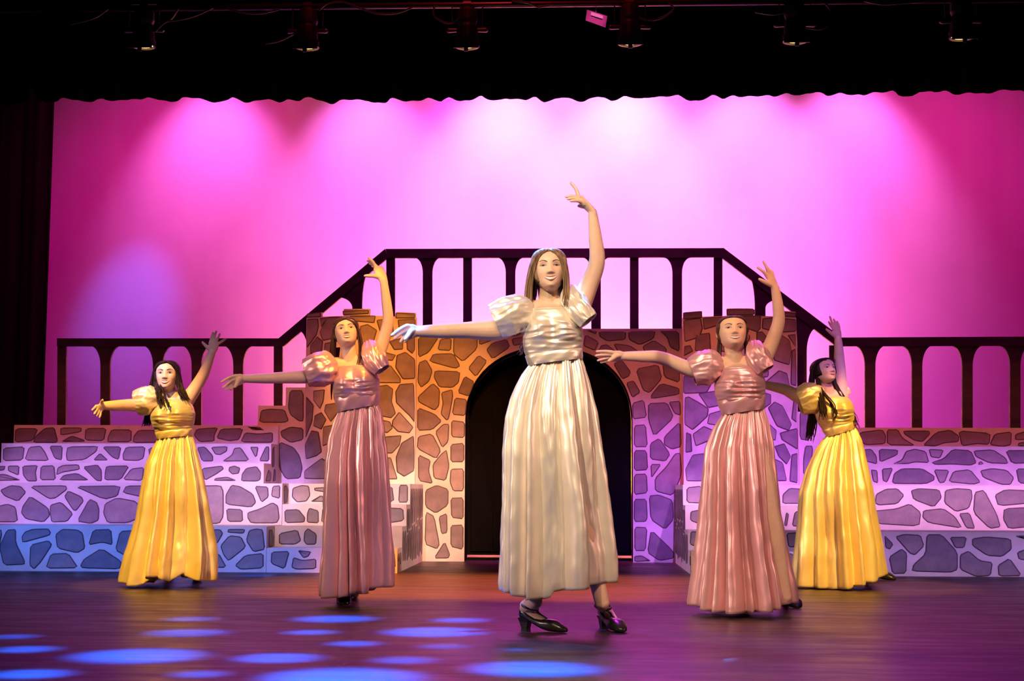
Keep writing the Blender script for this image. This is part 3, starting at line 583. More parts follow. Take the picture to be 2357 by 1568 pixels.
# front and back as two halves so every face stays simple
half = len(ap)//2
for sgn in (0, 1):
    seq = ap[half:] if sgn == 0 else ap[:half+1][::-1]      # from crown down to the jamb foot
    xo = xw0 if sgn == 0 else xw1
    pl2 = [(ap[half][0], zw)] + seq + [(xo, 0), (xo, zw)]
    m.prism([Vector((x, YW, z)) for x, z in pl2], (0, 0.03, 0))
wall = m.build('castle_wall_flat', M['mortar'])
tag(wall, 'stone-painted castle wall flat with arched doorway at the middle of the set', 'scenery flat')
m = MB(); a0 = [Vector((x, YW+0.031, z)) for x, z in ap]; a1 = [p+Vector((0, 0.33, 0)) for p in a0]
a0o = [Vector((x, YW+0.031, z)) for x, z in arch(-0.03)]; a1o = [p+Vector((0, 0.33, 0)) for p in a0o]
m.rings([a0, a1, a1o, a0o, a0], closed=False); m.build('door_reveal', M['black'], wall, smooth=False)
WALL_L = crop(*CR_D, [[(118,100),(240,100),(180,190),(120,220)],[(255,112),(320,108),(315,180),(240,175)],[(340,100),(480,85),(475,170),(395,245),(340,200)],[(500,80),(600,85),(580,115),(500,145)],[(545,175),(580,135),(660,115),(680,160),(580,230)],[(215,205),(330,203),(370,275),(340,290),(190,250)],[(120,265),(165,245),(200,310),(180,370),(135,405),(115,370)],[(225,310),(370,315),(360,380),(325,408),(250,405),(220,350)],[(430,290),(490,215),(540,250),(476,340)],[(405,345),(462,380),(430,462),(365,440)],[(120,470),(205,390),(245,430),(240,520),(215,548),(125,500)],[(260,450),(325,430),(328,480),(305,600),(290,608),(258,570),(270,510)],[(345,480),(415,490),(406,583),(330,575)],[(115,540),(215,580),(255,620),(200,670),(115,675)],[(325,620),(402,630),(400,720),(325,715)],[(225,690),(270,645),(305,645),(300,745),(265,780)],[(120,720),(200,705),(250,800),(225,850),(115,790)],[(320,770),(397,762),(397,870),(320,870)],[(118,835),(190,870),(180,930),(205,1005),(120,985)],[(210,890),(260,830),(290,805),(305,900),(285,985),(215,970)],[(320,925),(396,922),(394,1050),(335,1050),(315,1000)],[(165,1055),(230,1025),(298,1050),(295,1140),(225,1188),(165,1150)],[(320,1105),(394,1102),(394,1225),(325,1215)],[(163,1190),(215,1220),(245,1380),(230,1410),(160,1380)],[(245,1220),(293,1200),(295,1310),(260,1318)],[(320,1275),(393,1272),(393,1415),(320,1395)],[(280,1375),(310,1450),(300,1472),(218,1472)],[(115,70),(230,66),(236,88),(118,88)],[(270,66),(420,64),(430,76),(330,90),(260,98)],[(700,110),(770,95),(780,135),(712,150)],[(640,62),(760,60),(740,85),(660,100)]]) \
 + [[(1222,768),(1270,765),(1275,785),(1225,790)],[(1290,768),(1330,766),(1335,795),(1295,788)]]
WALL_R = crop(*CR_E, [[(50,148),(105,150),(100,170)],[(125,155),(265,155),(260,200),(170,208),(130,185)],[(290,155),(432,152),(420,195),(350,228),(295,200)],[(465,155),(565,155),(570,265),(520,240),(505,190)],[(45,175),(115,215),(95,260),(35,235)],[(135,235),(165,230),(205,262),(200,300),(120,264)],[(205,225),(290,235),(350,275),(300,300),(240,285)],[(370,240),(430,208),(495,250),(490,290),(390,285)],[(205,340),(250,320),(295,380),(285,405),(250,420)],[(330,370),(450,345),(468,420),(405,495),(370,480)],[(480,330),(570,340),(570,440),(490,410)],[(420,510),(470,450),(565,475),(565,510),(420,532)],[(275,447),(315,435),(350,495),(307,525)],[(310,562),(370,545),(385,635),(312,645)],[(400,565),(500,560),(535,640),(430,742),(402,650)],[(515,555),(575,550),(578,625),(545,615)],[(320,690),(380,685),(390,800),(320,800)],[(490,750),(575,665),(580,800),(530,815),(490,790)],[(412,790),(460,762),(515,845),(490,882),(412,870)],[(320,830),(385,830),(392,930),(320,935)],[(412,905),(468,905),(415,980)],[(545,850),(575,845),(580,960),(535,1075),(440,1050),(440,980),(500,920)],[(320,965),(385,962),(390,1060),(320,1070)],[(405,1085),(460,1082),(530,1110),(535,1210),(490,1265),(415,1210)],[(320,1105),(385,1105),(390,1200),(380,1222),(320,1222)],[(415,1275),(535,1395),(535,1430),(460,1442),(398,1400)],[(322,1262),(388,1265),(380,1385),(322,1385)],[(322,1422),(360,1418),(410,1448),(322,1452)]])
stones_on(wall, WALL_L+WALL_R, YW)
# the black door leaf standing a little above the floor
YD = YW+0.30
m = MB(); dp = [(x, z) for x, z in arch(0.003, zb=0.046)]
m.prism([Vector((x, YD, z)) for x, z in dp], (0, 0.045, 0)); dr = m.build('door_1', M['black']); tag(dr, 'black round-arched plank door in the castle wall', 'door', kind='structure')
m = MB(); m.box((dx0+0.004, YD-0.02, 0), (dx1-0.004, YD+0.10, 0.022)); tag(m.build('door_sill', M['black']), kind='structure', label='low black sill under the arched door')
npl = 7
for i in range(npl):
    xa_ = dx0+0.04+(dx1-dx0-0.08)*i/npl; xb_ = dx0+0.04+(dx1-dx0-0.08)*(i+1)/npl-0.012
    def ztop(x): return zsp+(zap-zsp)*math.sqrt(max(0, 1-((x-dxc)/dhw)**2))-0.06
    m = MB(); m.prism([Vector((xa_, YD-0.018, 0.08)), Vector((xb_, YD-0.018, 0.08)), Vector((xb_, YD-0.018, ztop(xb_))), Vector((xa_, YD-0.018, ztop(xa_)))], (0, 0.0175, 0))
    m.build('plank', M['black'], dr)

for o in list(COL.objects):                 # unseen backs of the scenery, made black to cut bounce onto the cloth
    if o.name.split('.')[0] in ('step_platform', 'landing_block', 'scenery_flat', 'tower_flat', 'castle_wall_flat'):
        o.data.materials.append(M['black'])
        for f in o.data.polygons:
            if f.normal.y > 0.8: f.material_index = len(o.data.materials)-1
# ---------------------------------------------------------------- black railings
YR = 13.62
TH = 0.04
def rail_board(parent, poly, name='top_rail'):
    m = MB(); m.prism([at(x, y, YR) for x, y in poly], (0, TH, 0)); return m.build(name, M['rail'], parent)
def post(parent, xc, hw, ytop, ybot, fl=0, fr=0, fh=48, ytl=None, ytr=None, name='baluster', th=TH, sq=0.0):
    """upright board; fl / fr = flare width to the left and right just under the rail"""
    L = []; Rr = []
    ytl = ytop if ytl is None else ytl; ytr = ytop if ytr is None else ytr
    N = 8
    if fl:
        for i in range(N+1):
            a = math.pi/2*i/N; L.append((xc-hw-fl*(1-math.sin(a)), ytl+(ytop+fh-ytl)*(1-math.cos(a))))
    else: L.append((xc-hw, ytl))
    if fr:
        for i in range(N+1):
            a = math.pi/2*i/N; Rr.append((xc+hw+fr*(1-math.sin(a)), ytr+(ytop+fh-ytr)*(1-math.cos(a))))
    else: Rr.append((xc+hw, ytr))
    poly = L+[(xc-hw+sq, ybot), (xc+hw+sq, ybot)]+Rr[::-1]
    m = MB(); m.prism([at(x, y, YR+0.004) for x, y in poly], (0, th-0.008, 0)); return m.build(name, M['rail'], parent)
rl = empty('railing', at(390, 985, YR), 'low black arched railing along the top of the left platforms', 'railing', 'black arched railings')
rail_board(rl, [(131,779),(644,779),(653,797),(131,797)])
post(rl, 142, 10, 796, 1010, name='end_post', sq=-1)
for x in (242, 363, 452, 548): post(rl, x, 11, 796, 1010, 24, 24, 46)
post(rl, 640, 10, 796, 1010)
rs_ = empty('railing', at(770, 800, YR), 'sloping black railing rising behind the left tower', 'railing', 'black arched railings')
rail_board(rs_, [(641,779),(886,573),(893,593),(653,797)])
post(rs_, 822, 11, 690, 990, 34, 18, 20, ytl=684, ytr=620, th=TH)
post(rs_, 718, 10, 790, 990, 22, 12, 20, ytl=761, ytr=715)
rc = empty('railing', at(1270, 757, YR), 'high black arched railing along the top of the castle wall', 'railing', 'black arched railings')
rail_board(rc, [(887,573),(1666,571),(1660,592),(893,594)])
for x in (899, 1076, 1270, 1460, 1653): post(rc, x, 10, 593, 790, name='baluster')
for x in (984, 1175, 1372, 1559): post(rc, x, 11, 593, 790, 19, 19, 36)
rd = empty('railing', at(1790, 800, YR), 'sloping black railing descending behind the right tower', 'railing', 'black arched railings')
rail_board(rd, [(1666,571),(1944,782),(1925,797),(1660,592)])
post(rd, 1750, 12, 690, 1000, 18, 34, 20, ytl=630, ytr=689)
post(rd, 1846, 11, 790, 1000, 12, 24, 20, ytl=710, ytr=755)
rr_ = empty('railing', at(2150, 990, YR), 'low black arched railing along the top of the right platforms', 'railing', 'black arched railings')
rail_board(rr_, [(1937,777),(2600,774),(2600,795),(1925,797)])
post(rr_, 1917, 8, 795, 1010)
for x in (2003, 2111, 2227, 2337, 2450): post(rr_, x, 12, 796, 1010, 24, 24, 46)

# ---------------------------------------------------------------- lighting pipe with six hanging heads
YPI = 10.8
pa = at(100, 21, YPI); pb = at(2500, -3, YPI)
m = MB(); m.tube([pa-Vector((0.8,0,0)), pb], [0.024, 0.024], n=14, sub=1, round_ends=False); o = m.build('lighting_pipe', M['metal'], smooth=True)
tag(o, 'long thin lighting pipe running across the top of the stage', 'pipe')
M['lens'] = emit('warm_lamp_lens', (1.0, 0.50, 0.14), 7.0)
ORD = ['leftmost', 'second from the left', 'third from the left', 'fourth from the left', 'fifth from the left', 'rightmost']
pts_fx = [(330, 108), (707, 110), (1075, 108), (1450, 101), (1830, 96), (2213, 88)]
for i, (px, py) in enumerate(pts_fx):
    b = at(px, py, YPI); t = (b.x-pa.x)/(pb.x-pa.x); zp = pa.z+(pb.z-pa.z)*t
    root = empty('stage_light', (b.x, YPI, zp), f'black stage light hanging from the pipe, {ORD[i]} of six', 'stage light', 'stage lights on the pipe')
    m = MB(); n = 20
    prof = [(0.055, 0.30), (0.075, 0.27), (0.078, 0.20), (0.068, 0.17), (0.078, 0.15), (0.085, 0.05), (0.092, 0.045), (0.092, 0.0), (0.082, 0.0), (0.078, 0.05)]
    m.rings([[Vector((b.x+r*math.cos(6.283*k/n), YPI+r*math.sin(6.283*k/n), b.z+z)) for k in range(n)] for r, z in prof], cap0=True, cap1=True)
    m.build('lamp_housing', M['fixture'], root, smooth=False)
    m = MB(); m.rings([[Vector((b.x+r*math.cos(6.283*k/n), YPI+r*math.sin(6.283*k/n), b.z+z)) for k in range(n)] for r, z in ((0.072, 0.012), (0.06, 0.008), (0.03, 0.006), (0.012, 0.005))], cap1=True)
    m.build('lens', M['lens'], root, smooth=True)
    m = MB(); hw = 0.115; zt = b.z+0.335
    m.tube([(b.x-hw, YPI, b.z+0.12), (b.x-hw, YPI, zt-0.02), (b.x-hw+0.02, YPI, zt), (b.x+hw-0.02, YPI, zt), (b.x+hw, YPI, zt-0.02), (b.x+hw, YPI, b.z+0.12)], [(0.014, 0.005)]*6, n=8, sub=1, ref=(0,1,0))
    m.build('yoke', M['fixture'], root)
    for sx in (-1, 1):
        m = MB(); m.tube([(b.x+sx*0.078, YPI, b.z+0.13), (b.x+sx*0.14, YPI, b.z+0.13)], [0.016, 0.02], n=10, sub=1); m.build('knob', M['fixture'], root)
    m = MB(); m.box((b.x-0.018, YPI-0.018, zt), (b.x+0.018, YPI+0.018, zp-0.024)); m.tube([(b.x-0.03, YPI, zp), (b.x+0.03, YPI, zp)], [0.036, 0.036], n=12, sub=1, round_ends=False)
    m.build('clamp', M['fixture'], root)
    for wx, dz in ((0.095, 0.036), (0.016, 0.062)):
        m = MB(); m.box((b.x-wx, YPI-0.098, b.z-dz), (b.x+wx, YPI-0.0935, b.z+0.004)); m.build('front_flap', M['fixture'], root)
    for sx in (-1, 1):
        m = MB(); m.prism([Vector((b.x+sx*0.03-0.025, YPI-0.094, b.z)), Vector((b.x+sx*0.03+0.025, YPI-0.094, b.z)), Vector((b.x+sx*0.03+0.03, YPI-0.13, b.z-0.022)), Vector((b.x+sx*0.03-0.03, YPI-0.13, b.z-0.022))], (0, 0.004, 0.003))
        m.build('shutter_tab', M['metal'], root)
CABLES = [('drooping from the pipe at the far left', [(165,55),(215,42),(248,21)]), ('looping above the leftmost stage light', [(360,50),(410,46),(450,36),(490,18)]),
 ('hanging beside the leftmost stage light', [(358,72),(375,55),(395,42),(410,20)]), ('sagging between the first two stage lights', [(520,18),(560,29),(600,31),(640,22)]),
 ('curling left of the second stage light', [(612,100),(640,95),(665,84),(690,70)]), ('arching over the second stage light', [(735,22),(755,8),(790,5),(830,20)]),
 ('sagging between the second and third stage lights', [(835,20),(870,31),(915,30),(950,16)]), ('looping left of the third stage light', [(1000,14),(1000,38),(1035,54),(1060,40),(1085,38)]),
 ('lying on the pipe above the third stage light', [(1180,3),(1215,6),(1240,16),(1270,10)]), ('looping right of the fourth stage light', [(1460,35),(1490,46),(1520,42),(1550,22),(1540,8)]),
 ('sagging left of the fifth stage light', [(1740,28),(1775,33),(1800,30),(1815,22)]), ('hanging right of the fifth stage light', [(1855,64),(1885,67),(1905,58),(1915,30),(1900,8)]),
 ('lying along the pipe near the rightmost stage light', [(1990,2),(2030,10),(2070,8),(2130,3)])]
for d, pl_ in CABLES:
    m = MB(); m.tube([at(x, y, YPI-0.03-0.01*(i % 2)) for i, (x, y) in enumerate(pl_)], [0.008]*len(pl_), n=8, sub=8); o = m.build('cable', M['cable'], smooth=True)
    tag(o, 'thin dark cable '+d, 'cable', 'cables along the lighting pipe')
M['pinkcard'] = simple('magenta_gel', (0.55, 0.06, 0.32), 0.5)
M['palestrip'] = simple('pale_pink_strip', (0.85, 0.55, 0.70), 0.5)
q = [at(*p, YPI-0.1) for p in ((1351,22),(1398,37),(1394,62),(1348,46))]
m = MB(); m.prism(q, (0, 0.012, 0)); o = m.build('gel_frame', M['pinkcard']); tag(o, 'small tilted magenta colour frame under the lighting pipe', 'colour frame')
q = [at(*p, YPI-0.102) for p in ((1361,28),(1388,37),(1387,44),(1360,35))]
m = MB(); m.prism(q, (0, -0.004, 0)); tag(m.build('pale_strip', M['palestrip'], o), 'pale pink strip')
m = MB(); c = at(1372, 25, YPI-0.09); m.tube([c, (c.x, YPI-0.028, c.z+0.02), (c.x, YPI, pa.z+(pb.z-pa.z)*((c.x-pa.x)/(pb.x-pa.x))-0.02)], [0.005]*3, n=8, sub=3); m.build('hook', M['metal'], o)
# ================================================================ the five dancers
HT = [-1.0,-.9,-.75,-.6,-.4,-.2,0,.2,.4,.6,.8,.92,.985]
HW = [.020,.036,.049,.057,.064,.0685,.072,.0735,.073,.069,.056,.038,.015]
HF = [.066,.081,.086,.085,.086,.087,.087,.088,.088,.081,.062,.041,.016]
HB = [-.02,.00,.03,.055,.078,.090,.098,.102,.101,.093,.073,.05,.018]
HC = 0.108
def g(v, s): return math.exp(-(v/s)**2)
def face_disp(x, z):
    d = 0.0; ax = abs(x)
    # nose
    if z > -0.048:
        t = (0.022-z)/0.052
        if t > -0.4:
            tt = min(max(t, 0), 1); h = 0.004+0.017*tt**1.15
            if t < 0: h *= max(0, 1+t/0.4)
            if z < -0.032: h *= max(0, 1-(-0.032-z)/0.012)
            d += h*g(x, 0.0095+0.0055*tt)
    d += 0.006*g(ax-0.0125, 0.006)*g(z+0.033, 0.007)           # nostril wings
    d -= 0.0085*g(ax-0.031, 0.016)*g(z-0.007, 0.013)           # eye sockets
    d += 0.0030*g(ax-0.030, 0.022)*g(z-0.027, 0.008)           # brow ridge
    d += 0.0055*g(ax-0.042, 0.018)*g(z+0.030, 0.018)           # cheeks
    d += 0.0045*g(x, 0.024)*g(z+0.054, 0.006) + 0.0050*g(x, 0.020)*g(z+0.071, 0.006)   # lips
    d += 0.0050*g(x, 0.020)*g(z+0.094, 0.012)                  # chin
    return d
def hint(A, t): return float(np.interp(t, HT, A))
def head_pt(th, t, off=0.0):
    W, Fr, Bk = hint(HW, t), hint(HF, t), hint(HB, t); s, c = math.sin(th), math.cos(th); e = 2/2.25
    x = W*math.copysign(abs(s)**e, s); y = (Fr if c >= 0 else Bk)*math.copysign(abs(c)**e, c)
    z = t*HC
    if c > 0: y += face_disp(x, z)*min(1, c*2.2)
    v = Vector((x, y, z))
    if off: 
        nrm = Vector((s/max(W,.02), c/max((Fr if c>=0 else max(Bk,.02)),.02), 9.0*max(0,t)**3)).normalized(); v += nrm*off
    return v
def face_y(x, z):
    t = z/HC; W, Fr = hint(HW, t), hint(HF, t); q = min(0.999, abs(x/W))
    return Fr*(1-q**2.25)**(1/2.25)+face_disp(x, z)

class Dancer:
    def __init__(s, d):
        s.d = d; g0 = at_floor(*d['ground']); s.Y = g0.y; s.s = s.Y/F_PX
        s.root = empty('person', (g0.x, g0.y, 0), d['label'], 'person')
    def P(s, x, y, dy=0.0): return at(x, y, s.Y+dy)
    def headmat(s):
        hd = s.d['head']; c = s.P(*hd['c'], hd.get('dy', 0.0))
        yw, pt, rl = (math.radians(hd.get(k, 0)) for k in ('yaw', 'pitch', 'roll'))
        base = Matrix(((1,0,0),(0,-1,0),(0,0,1)))                    # local y = forward
        Rm = Matrix.Rotation(rl, 3, 'Y') @ Matrix.Rotation(yw, 3, 'Z') @ Matrix.Rotation(-pt, 3, 'X')
        k = hd['k']; sc = Matrix.Diagonal(Vector((k*hd.get('kx', 1), k, k*hd.get('kz', 1))))
        return c, Rm @ base @ sc
    def H(s, v): return s.hc + s.hm @ Vector(v)

    def body(s):
        d = s.d; m = MB(); s.hc, s.hm = s.headmat()
        # head
        NT, NZ = 72, 64; rs = []
        for j in range(NZ+1):
            t = -1+1.985*j/NZ; rs.append([s.H(head_pt(2*math.pi*i/NT, t)) for i in range(NT)])
        m.rings(rs, cap0=True, cap1=True)
        for sx in (-1, 1):     # ears
            m.tube([s.H((sx*.068, -.010, .018)), s.H((sx*.076, -.016, .012)), s.H((sx*.077, -.017, -.008)), s.H((sx*.070, -.008, -.024))], [.008, .010, .010, .007], n=10, sub=3)
        # neck
        nb = s.P(*d['neck'], 0.02); nr = d.get('nr', 0.052)
        m.tube([nb-Vector((0,0,0.06)), nb, nb.lerp(s.H((0,-.02,-.06)), .6), s.H((0,-.015,-.03))], [nr*1.25, nr*1.05, nr*0.95, nr*.95], n=24, sub=3)
        # torso under the bodice, up to the collar bones
        bo = d['bodice']; rg = []
        for (y, xl, xr) in bo[::-1]:
            c = s.P((xl+xr)/2, y, 0.0); a = (xr-xl)/2*s.s*0.90; b = a*0.60
            rg.append([c+Vector((a*math.cos(2*math.pi*k/28), -b*math.sin(2*math.pi*k/28), 0)) for k in range(28)])
        y, xl, xr = bo[0]; c0 = s.P((xl+xr)/2, y, 0.0); a0 = (xr-xl)/2*s.s*0.90
        for q, f in ((.35, .94), (.7, .74), (1.0, .50)):
            c = c0.lerp(nb, q); a = a0*f; b = a0*(.56-.12*q)
            rg.append([c+Vector((a*math.cos(2*math.pi*k/28), -b*math.sin(2*math.pi*k/28), 0)) for k in range(28)])
        m.rings(rg, cap0=True, cap1=True)
        # pelvis and legs
        wy, wl, wr = bo[-1]; wc = s.P((wl+wr)/2, wy); wa = (wr-wl)/2*s.s
        hip = wc+Vector((0,0,-0.14)); m.tube([wc, hip, hip+Vector((0,0,-.08))], [(wa*.85, wa*.6), (wa*1.1, wa*.75), (wa*.95, wa*.7)], n=20, ref=(1,0,0), sub=3)
        for (kx, ky, kd), (ax, ay, ad), foot in d['legs']:
            sg = 1 if ax > (wl+wr)/2 else -1
            hp = hip+Vector((sg*wa*.5, 0, -.05)); kn = s.P(kx, ky, kd); an = s.P(ax, ay, ad)
            cf = kn.lerp(an, .35)
            m.tube([hp, hp.lerp(kn, .5), kn, cf, an.lerp(cf, .25), an], [.082, .072, .052, .052, .036, .033], n=18, sub=4)
            fo = [Vector(q) for q in s.foot_path(foot)]
            m.tube([an, fo[0], fo[1], fo[2]], [.034, (.029, .032), (.029, .022), (.022, .012)], n=16, sub=4, ref=(1,0,0))
        # arms and hands
        for ar in d['arms']:
            pts = [s.P(*p) for p in ar['p']]; rr = [r*s.s for r in ar['r']]
            sh = pts[0]; m.tube([nb+Vector((0,0,-.03)), nb.lerp(sh, .6)+Vector((0,0,.0)), sh], [.05, .05, .05], n=16, sub=3)
            m.tube(pts, rr, n=20, sub=5)
            s.hand(m, pts[-1], pts[-2], ar['hand'])
        tmp = bpy.data.objects.new('tmp', m.mesh('tmp')); COL.objects.link(tmp)
        md = tmp.modifiers.new('r', 'REMESH'); md.mode = 'VOXEL'; md.voxel_size = d.get('voxel', 0.0036)
        md2 = tmp.modifiers.new('s', 'SMOOTH'); md2.factor = 0.5; md2.iterations = 2
        dg = bpy.context.evaluated_depsgraph_get(); me = bpy.data.meshes.new_from_object(tmp.evaluated_get(dg))
        bpy.data.objects.remove(tmp); me.name = 'body'
        me.transform(Matrix.Translation(-Vector(s.root['_w']))); me.materials.clear(); me.materials.append(d['skin'])
        me.polygons.foreach_set('use_smooth', [True]*len(me.polygons))
        o = bpy.data.objects.new('body', me); COL.objects.link(o); o.parent = s.root; o['_w'] = s.root['_w']; s.bodyo = o
    def hand(s, m, W, E, h):
        ib, pb = s.P(*h['ib']), s.P(*h['pb']); k = h.get('k', 1.0)
        K = (ib+pb)/2; ax = (pb-ib); wid = ax.length
        if wid < 0.05: ax = ax.normalized()*0.052; ib, pb = K-ax/2, K+ax/2; wid = .052
        if wid > 0.066: ax = ax.normalized()*0.066; ib, pb = K-ax/2, K+ax/2; wid = .066
        u = ax.normalized(); dr = (W-E).normalized()
        m.tube([W-dr*0.02, W, W.lerp(K, .5), K], [(.024, .018), (.025, .016), (.034, .0145), (wid*.5+.006, .0115)], n=18, ref=u, sub=4)
        for i, tip in enumerate(h['tips']):
            t = s.P(*tip); b = ib.lerp(pb, i/3); v = t-b; L = (0.082, .088, .084, .070)[i]*k
            if v.length > L*1.05: t = b+v.normalized()*L; v = t-b
            side = u.cross(v).normalized() if u.cross(v).length > 1e-6 else Vector((0,0,1))
            bend = h.get('bend', 0.010)
            if side.z < 0: side = -side
            md = b.lerp(t, .45)+side*bend
            if h.get('side'): md = b.lerp(t, .45)+Vector(h['side'])*bend
            m.tube([b.lerp(W, .18), b, md, t], [.010, .0098, .0088, .0066], n=12, sub=4)
        tb = W.lerp(K, .22)-u*.020; t = s.P(*h['thumb']); v = t-tb
        if v.length > .085: t = tb+v.normalized()*.085
        m.tube([W.lerp(K, .15)-u*.008, tb.lerp(t, .35), tb.lerp(t, .72), t], [.014, .0125, .0105, .0075], n=12, sub=4)
    def foot_path(s, foot):
        (hx, hy), yaw = foot['heel'], math.radians(foot['yaw'])
        hl = at_floor(hx, hy); hl.z = foot.get('lift', 0.0)
        dr = Vector((math.sin(yaw), -math.cos(yaw), 0)); L = foot.get('L', .225)
        foot['_o'] = hl; foot['_d'] = dr
        hh = .062
        return [hl+dr*.01*L+Vector((0,0,hh+.035)), hl+dr*L*.50+Vector((0,0,.036)), hl+dr*L*.74+Vector((0,0,.028))]
    def shoes(s):
        for _, (ax, ay, ad), foot in s.d['legs']:
            o, dr, L = foot['_o'], foot['_d'], foot.get('L', .225); sd = Vector((dr.y, -dr.x, 0)); up = Vector((0,0,1))
            m = MB(); rs = []
            prof = [(-.10,.012,.060,.085),(-.07,.026,.056,.108),(0.02,.031,.052,.104),(.15,.033,.044,.080),(.30,.033,.027,.064),(.45,.036,.012,.058),(.62,.041,.004,.062),(.78,.039,.003,.054),(.90,.030,.003,.036),(.97,.019,.004,.026),(1.0,.006,.006,.018)]
            for (u, w_, z0, z1) in prof:
                c = o+dr*(L*u); r = []
                for k in range(20):
                    a = 2*math.pi*k/20; cx = math.copysign(abs(math.cos(a))**.8, math.cos(a)); sz = math.copysign(abs(math.sin(a))**.8, math.sin(a))
                    r.append(c+sd*(w_*cx)+up*((z0+z1)/2+(z1-z0)/2*sz))
                rs.append(r)
            m.rings(rs, cap0=True, cap1=True); sh = m.build('shoe', M['leather'], s.root, smooth=True)
            m = MB(); hr = []
            for z, w_, b0, b1 in ((0, .019, -.04, .09), (.01, .018, -.035, .085), (.04, .021, -.07, .11), (.060, .028, -.10, .16)):
                hr.append([o+dr*(L*u)+sd*(w_*sx)+up*z for u, sx in ((b0,-1),(b0-.02,0),(b0,1),(b1,1),(b1,-1))])
            m.rings(hr, cap0=True, cap1=True); m.build('heel', M['leather'], sh)
            an = s.P(ax, ay, ad); c = (an+s.foot_path(foot)[0])/2-up*.006; m = MB()
            m.tube([c+(dr*math.cos(a)+sd*math.sin(a))*.0365+up*(-.012*math.cos(a)) for a in [2*math.pi*i/16 for i in range(17)]], [.0055]*17, n=8, sub=1, round_ends=False)
            m.tube([c+dr*.0365-up*.012, o+dr*(L*.36)+up*.078, o+dr*(L*.52)+up*.060], [.006]*3, n=8, sub=4)
            m.build('strap', M['leather'], sh, smooth=True)

    def patch(s, name, pts_rows, mat, off, parent=None):
        """small surface lying on the face; rows of (x, z) in head units"""
        m = MB(); f0 = [[s.H((x, face_y(x, z)+off+(e if e else 0), z)) for x, z, e in r] for r in pts_rows]
        ks = [m.addv(r) for r in f0]; n = len(f0[0])
        for a, b in zip(ks[:-1], ks[1:]):
            for i in range(n-1): m.face((a+i, a+i+1, b+i+1, b+i))
        kb = [m.addv([p - s.hm @ Vector((0, .004, 0)) for p in r]) for r in f0]
        for a, b in zip(kb[:-1], kb[1:]):
            for i in range(n-1): m.face((a+i, b+i, b+i+1, a+i+1))
        R_ = len(ks)-1
        for i in range(n-1):
            m.face((ks[0]+i, kb[0]+i, kb[0]+i+1, ks[0]+i+1)); m.face((ks[R_]+i, ks[R_]+i+1, kb[R_]+i+1, kb[R_]+i))
        for j in range(R_):
            m.face((ks[j], ks[j+1], kb[j+1], kb[j])); m.face((ks[j]+n-1, kb[j]+n-1, kb[j+1]+n-1, ks[j+1]+n-1))
        return m.build(name, mat, parent or s.root, smooth=True)
    def face(s):
        d = s.d; eo = d.get('eyeopen', 1.0)
        for sx in (-1, 1):
            ex, ez = sx*.0315, .006; N = 13; rows = []
            for v in (-1, -.5, 0, .5, 1):
                r = []
                for i in range(N):
                    u = -1+2*i/(N-1); hh = .0058*eo*math.sqrt(max(0, 1-abs(u)**2.2)); zc = ez+.0012*u*sx
                    r.append((ex+u*.0150, zc+v*hh*(1.0 if v > 0 else .8), .0025*(1-u*u)*(1-v*v*.6)))
                rows.append(r)
            e = s.patch('eye', rows, M['eye'], .0016)
            rows = []
            for v in (-1, -.6, -.2, .2, .6, 1):
                r = []
                for i in range(9):
                    u = -1+2*i/8; rr = .0058; w_ = math.sqrt(max(0, 1-v*v)); z = v*rr; z = max(-.0043*eo, min(.0056*eo, z))
                    r.append((ex+u*rr*w_+.0004, ez+z, .0026))
                rows.append(r)
            s.patch('iris', rows, M['iris'], .0024, e)
            rows = []
            for v in (0, .5, 1):
                r = []
                for i in range(N):
                    u = -1.05+2.1*i/(N-1); hh = .0058*eo*math.sqrt(max(0, 1-min(1, abs(u))**2.2)); zc = ez+.0012*u*sx
                    r.append((ex+u*.0155, zc+hh-.0006+v*(.0026-.001*abs(u)), .0022*(1-min(1, u*u))))
                rows.append(r)
            s.patch('lashes', rows, M['lash'], .0026, e)
            rows = []
            for v in (0, .5, 1):
                r = []
                for i in range(12):
                    u = i/11; x = sx*(.0135+.036*u); zz = .0235+.0085*math.sin(min(1, u*1.15)*2.2)-.006*max(0, u-.6)
                    r.append((x, zz+(v-.5)*(.0052*(1-u*.75)), 0))
                rows.append(r)
            s.patch('eyebrow', rows, d['brow'], .0018)
        # mouth
        mw, op = d.get('mouth', .026), d.get('open', .0055); zc = -.0625; N = 17
        def corner(u): return .0085*abs(u)**1.9*d.get('smile', 1.0)
        def band(za, zb, bul): 
            rows = []
            for v in (0, .25, .5, .75, 1):
                r = []
                for i in range(N):
                    u = -1+2*i/(N-1); a, b = za(u), zb(u); r.append((u*mw, zc+corner(u)+a+(b-a)*v, bul*math.sin(math.pi*v)*(1-u*u)))
                rows.append(r)
            return rows
        rt = lambda u: math.sqrt(max(0, 1-u*u))
        if op > 0:
            s.patch('teeth', band(lambda u: -op*.75*rt(u), lambda u: op*.75*rt(u), .001), M['teeth'], .0016)
        s.patch('lips', band(lambda u: op*.6*rt(u), lambda u: op*.6*rt(u)+(.0062-.0012*g(u, .18))*(1-abs(u)**2.2)+.0006, .0022), d['lip'], .0022)
        s.patch('lips', band(lambda u: -op*.6*rt(u)-.0070*(1-abs(u)**2)-.0006, lambda u: -op*.6*rt(u), .0026), d['lip'], .0022)

